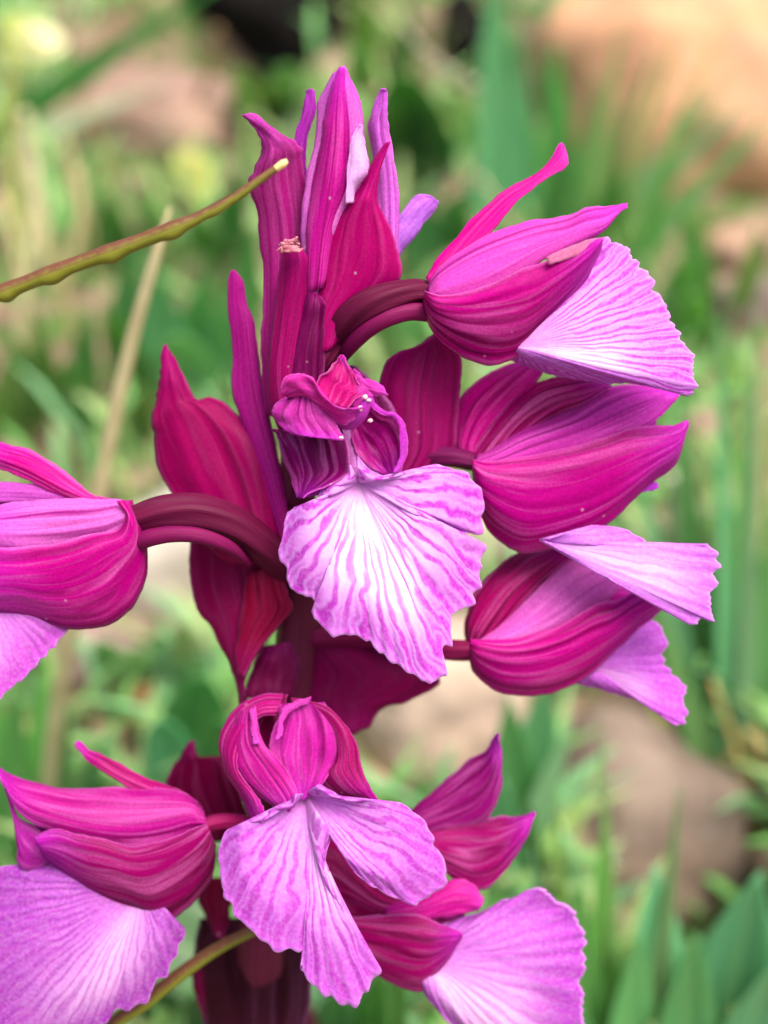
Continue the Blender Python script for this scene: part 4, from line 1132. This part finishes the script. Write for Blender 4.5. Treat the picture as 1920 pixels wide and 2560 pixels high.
def stalk(name, pts, color, label, cat, seg=6, group=None):
    """pts: (x, y, share of the ground distance, radius in pixels there); the first stands on the ground."""
    path = []
    for i, (x, y, k, r) in enumerate(pts):
        g, zb = ground_hit(pts[0][0], pts[0][1])
        q = g - Vector((0, 0, 0.003)) if i == 0 else WZ(x, y, zb * k)
        gq = gz(q.x, q.y)
        if i and q.z < gq + 0.002:
            q.z = gq + 0.002
        path.append((q, r * zb * k / FPX))
    v, f, uv = tube_mesh(path, 10, seg)
    return tag(build(name, v, f, M['straw'], None, uv, color, org=path[0][0]), label, cat, group)


ST = S(200, 186, 146)
stalk('straw_stalk', [(100, 2080, 1, 20), (150, 1720, .86, 20), (200, 1480, .80, 20), (270, 1120, .74, 19), (330, 850, .70, 17), (390, 640, .67, 13), (424, 520, .66, 3)], S(206, 194, 152), 'long pale straw stalk leaning behind the seed pod and the thick ovary', 'stalk')
stalk('straw_stalk', [(120, 700, 1, 22), (90, 520, .97, 22), (70, 380, .95, 20), (60, 280, .93, 14)], S(206, 200, 160), 'short pale straw stalk under the long green blade', 'stalk')
stalk('straw_stalk', [(140, 760, 1, 14), (200, 560, .97, 13), (190, 420, .95, 12)], S(200, 190, 140), 'thin cream straw stalk crossing behind the short pale one', 'stalk')
stalk('straw_stalk', [(40, 620, 1, 14), (20, 300, .95, 13), (30, 120, .92, 10)], S(186, 190, 110), 'yellowish straw stalk carrying the white tipped flower head', 'stalk')
stalk('dry_tendril', [(420, 340, 1, 8), (500, 240, .97, 8), (540, 130, .95, 9), (545, 70, .93, 7)], S(150, 116, 80), 'curved brown dry tendril in front of the shade-black slab', 'stalk')
stalk('dry_tendril', [(190, 260, 1, 7), (240, 130, .97, 7), (350, 0, .95, 7), (390, -60, .95, 6)], S(146, 120, 84), 'straight brown dry tendril crossing under the green blade', 'stalk')
stalk('straw_stalk', [(1720, 1500, 1, 24), (1700, 1380, .97, 25), (1690, 1240, .94, 24), (1680, 1190, .92, 14)], S(176, 190, 160), 'short grey straw stalk rising behind the folded lilac lip', 'stalk')
stalk('straw_stalk', [(1700, 1990, 1, 12), (1850, 1880, .98, 13), (1960, 2020, .97, 13)], S(196, 150, 84), 'orange dry straw lying beside the rounded brown stone', 'stalk')
stalk('straw_stalk', [(1820, 1760, 1, 18), (1890, 1850, .97, 18), (1980, 1960, .96, 16)], S(206, 190, 130), 'cream dry straw above the orange one', 'stalk')
stalk('straw_stalk', [(1420, 280, 1, 10), (1240, 240, .98, 13), (1090, 160, .97, 12), (1000, 60, .96, 8)], S(150, 146, 126), 'grey straw slanting behind the upright teal blade', 'stalk')


for i, (bx, by, tx, ty, r, c) in enumerate(((30, 900, 90, 420, 10, S(206, 198, 150)), (180, 860, 100, 560, 8, S(196, 180, 130)), (240, 700, 160, 330, 8, S(190, 176, 130)), (10, 1000, 60, 700, 9, S(210, 204, 160)), (300, 560, 210, 260, 7, S(176, 150, 110)), (60, 860, 10, 480, 10, S(214, 206, 150)),
                                            (1880, 1500, 1900, 900, 8, S(170, 170, 120)), (1560, 1000, 1640, 700, 7, S(190, 170, 130)), (1900, 2120, 1780, 1700, 8, S(190, 160, 100)), (1340, 700, 1200, 440, 8, S(190, 176, 140)))):
    stalk('straw_stalk', [(bx, by, 1, r), ((bx * .6 + tx * .4) + 12, by * .6 + ty * .4, .97, r), (tx, ty, .94, r * .6)], c, 'thin pale dry straw standing among the blurred weeds', 'stalk', 6, 'thin straws among the weeds')


# flower heads with pale petals
def head(px, py, zk, parts, label):
    g, zb = ground_hit(px, py + 200)
    z = zb * zk
    c = WZ(px, py, z)
    e = empty('flower_head', c)
    tag(e, label, 'flower')
    for dx, dy, wd, ln, col, nm in parts:
        t = c + (RT * dx + UP * (-dy) - FWD * 8) * (z / FPX)
        m = c.lerp(t, 0.5) - FWD * (10 * z / FPX)
        ribbon(nm, e, [c, m, t], wd * z / FPX, col, M['leaf'], 0.5, 'oval', 8, 4, 0.0003, -FWD)
    v, f, uv = tube_mesh([(c + UP * 0.001, 8 * z / FPX), (c - UP * 0.01, 7 * z / FPX), (Vector((c.x, c.y + 0.004, gz(c.x, c.y + 0.004) - 0.003)), 9 * z / FPX)], 10, 6)
    build('stalk', v, f, M['leaf'], e, uv, S(120, 150, 60))


YG = S(196, 206, 90)
WH = S(252, 254, 244)
head(55, 120, .96, [(-20, -90, 60, 1, YG, 'sepal'), (30, -70, 54, 1, S(206, 214, 120), 'sepal'), (60, -50, 60, 1, WH, 'petal'), (110, -10, 62, 1, WH, 'petal'), (90, -40, 50, 1, WH, 'petal'), (60, 20, 60, 1, YG, 'sepal'), (-40, -10, 60, 1, YG, 'sepal')], 'yellow green flower head with white petal tips')
head(480, 450, .96, [(-30, -70, 60, 1, YG, 'sepal'), (30, -60, 60, 1, S(214, 218, 120), 'petal'), (50, 0, 70, 1, S(206, 214, 110), 'petal'), (30, 50, 60, 1, YG, 'petal'), (-50, 0, 56, 1, S(150, 180, 70), 'sepal'), (0, -110, 40, 1, S(180, 176, 110), 'sepal')], 'pale yellow flower head just behind the beaded seed pod')

# short ground cover that nobody could count
def cover(name, count, cols, hmin, hmax, wd, seed, label, cat):
    r = random.Random(seed)
    vs, fs, uv, sl_ = [], [], [], []
    for i in range(count):
        if i % 3:
            p, z = ground_hit(r.uniform(-500, 2420), r.uniform(-60, 2900))
            if z > 1.5:
                continue
        else:
            x, y = r.uniform(-0.5, 0.5), r.uniform(-0.35, 0.75)
            p = Vector((x, y, gz(x, y)))
        if (p - FOOT).length < 0.008:
            continue
        if any((p - q).length < rr for q, rr in BARE):
            continue
        cl = nz(p.x * 14, p.y * 14, seed)
        if cl < -0.12:
            continue
        h = r.uniform(hmin, hmax)
        a = r.uniform(0, 6.28)
        ln = Vector((math.cos(a), math.sin(a), 0)) * h * r.uniform(0.2, 0.9)
        sd = Vector((-math.sin(a + r.uniform(-.5, .5)), math.cos(a), 0)) * wd * r.uniform(0.6, 1.3)
        k0 = len(vs)
        for t, ww in ((0, .6), (.35, 1.0), (.7, .8), (1.0, .05)):
            c = p + ln * (t ** 1.5) + Vector((0, 0, h * (t - 0.35 * t * t) - 0.001))
            vs += [c - sd * ww, c + sd * ww]
            uv += [(0.1, t), (0.9, t)]
        m = r.randrange(len(cols))
        for j in range(3):
            fs.append((k0 + 2 * j, k0 + 2 * j + 1, k0 + 2 * j + 3, k0 + 2 * j + 2))
            sl_.append(m)
    mats = []
    for i, c in enumerate(cols):
        g = N(name + '_blade')
        u, v = g.uv()
        n = g.noise(g.obj(), 60.0, 2.0)
        c = tuple(a * 0.75 + b * 0.25 for a, b in zip(c, S(180, 196, 160)))
        cc = g.mix(g.ramp(n, 0.35, 0.65, 0, 0.5), c, g.mix(1.0, c, (0.7, 0.78, 0.6, 1), 'MULTIPLY'))
        mats.append(g.done(cc, 0.5, 0.3, 0.3, cc))
    o = build(name, vs, fs, mats, None, uv, org=(0, 0, 0), slots=sl_)
    return tag(o, label, cat, None, 'stuff')


cover('grass', 7500, [G1, S(110, 178, 84), S(146, 186, 84), S(104, 176, 118), S(168, 190, 120)], 0.008, 0.034, 0.0013, 5, 'short green grass and moss covering the slope', 'grass')
cover('leaf_litter', 900, [S(176, 150, 110), S(140, 110, 80), S(196, 176, 140)], 0.003, 0.008, 0.0014, 9, 'dry straw and leaf bits scattered over the soil', 'litter')
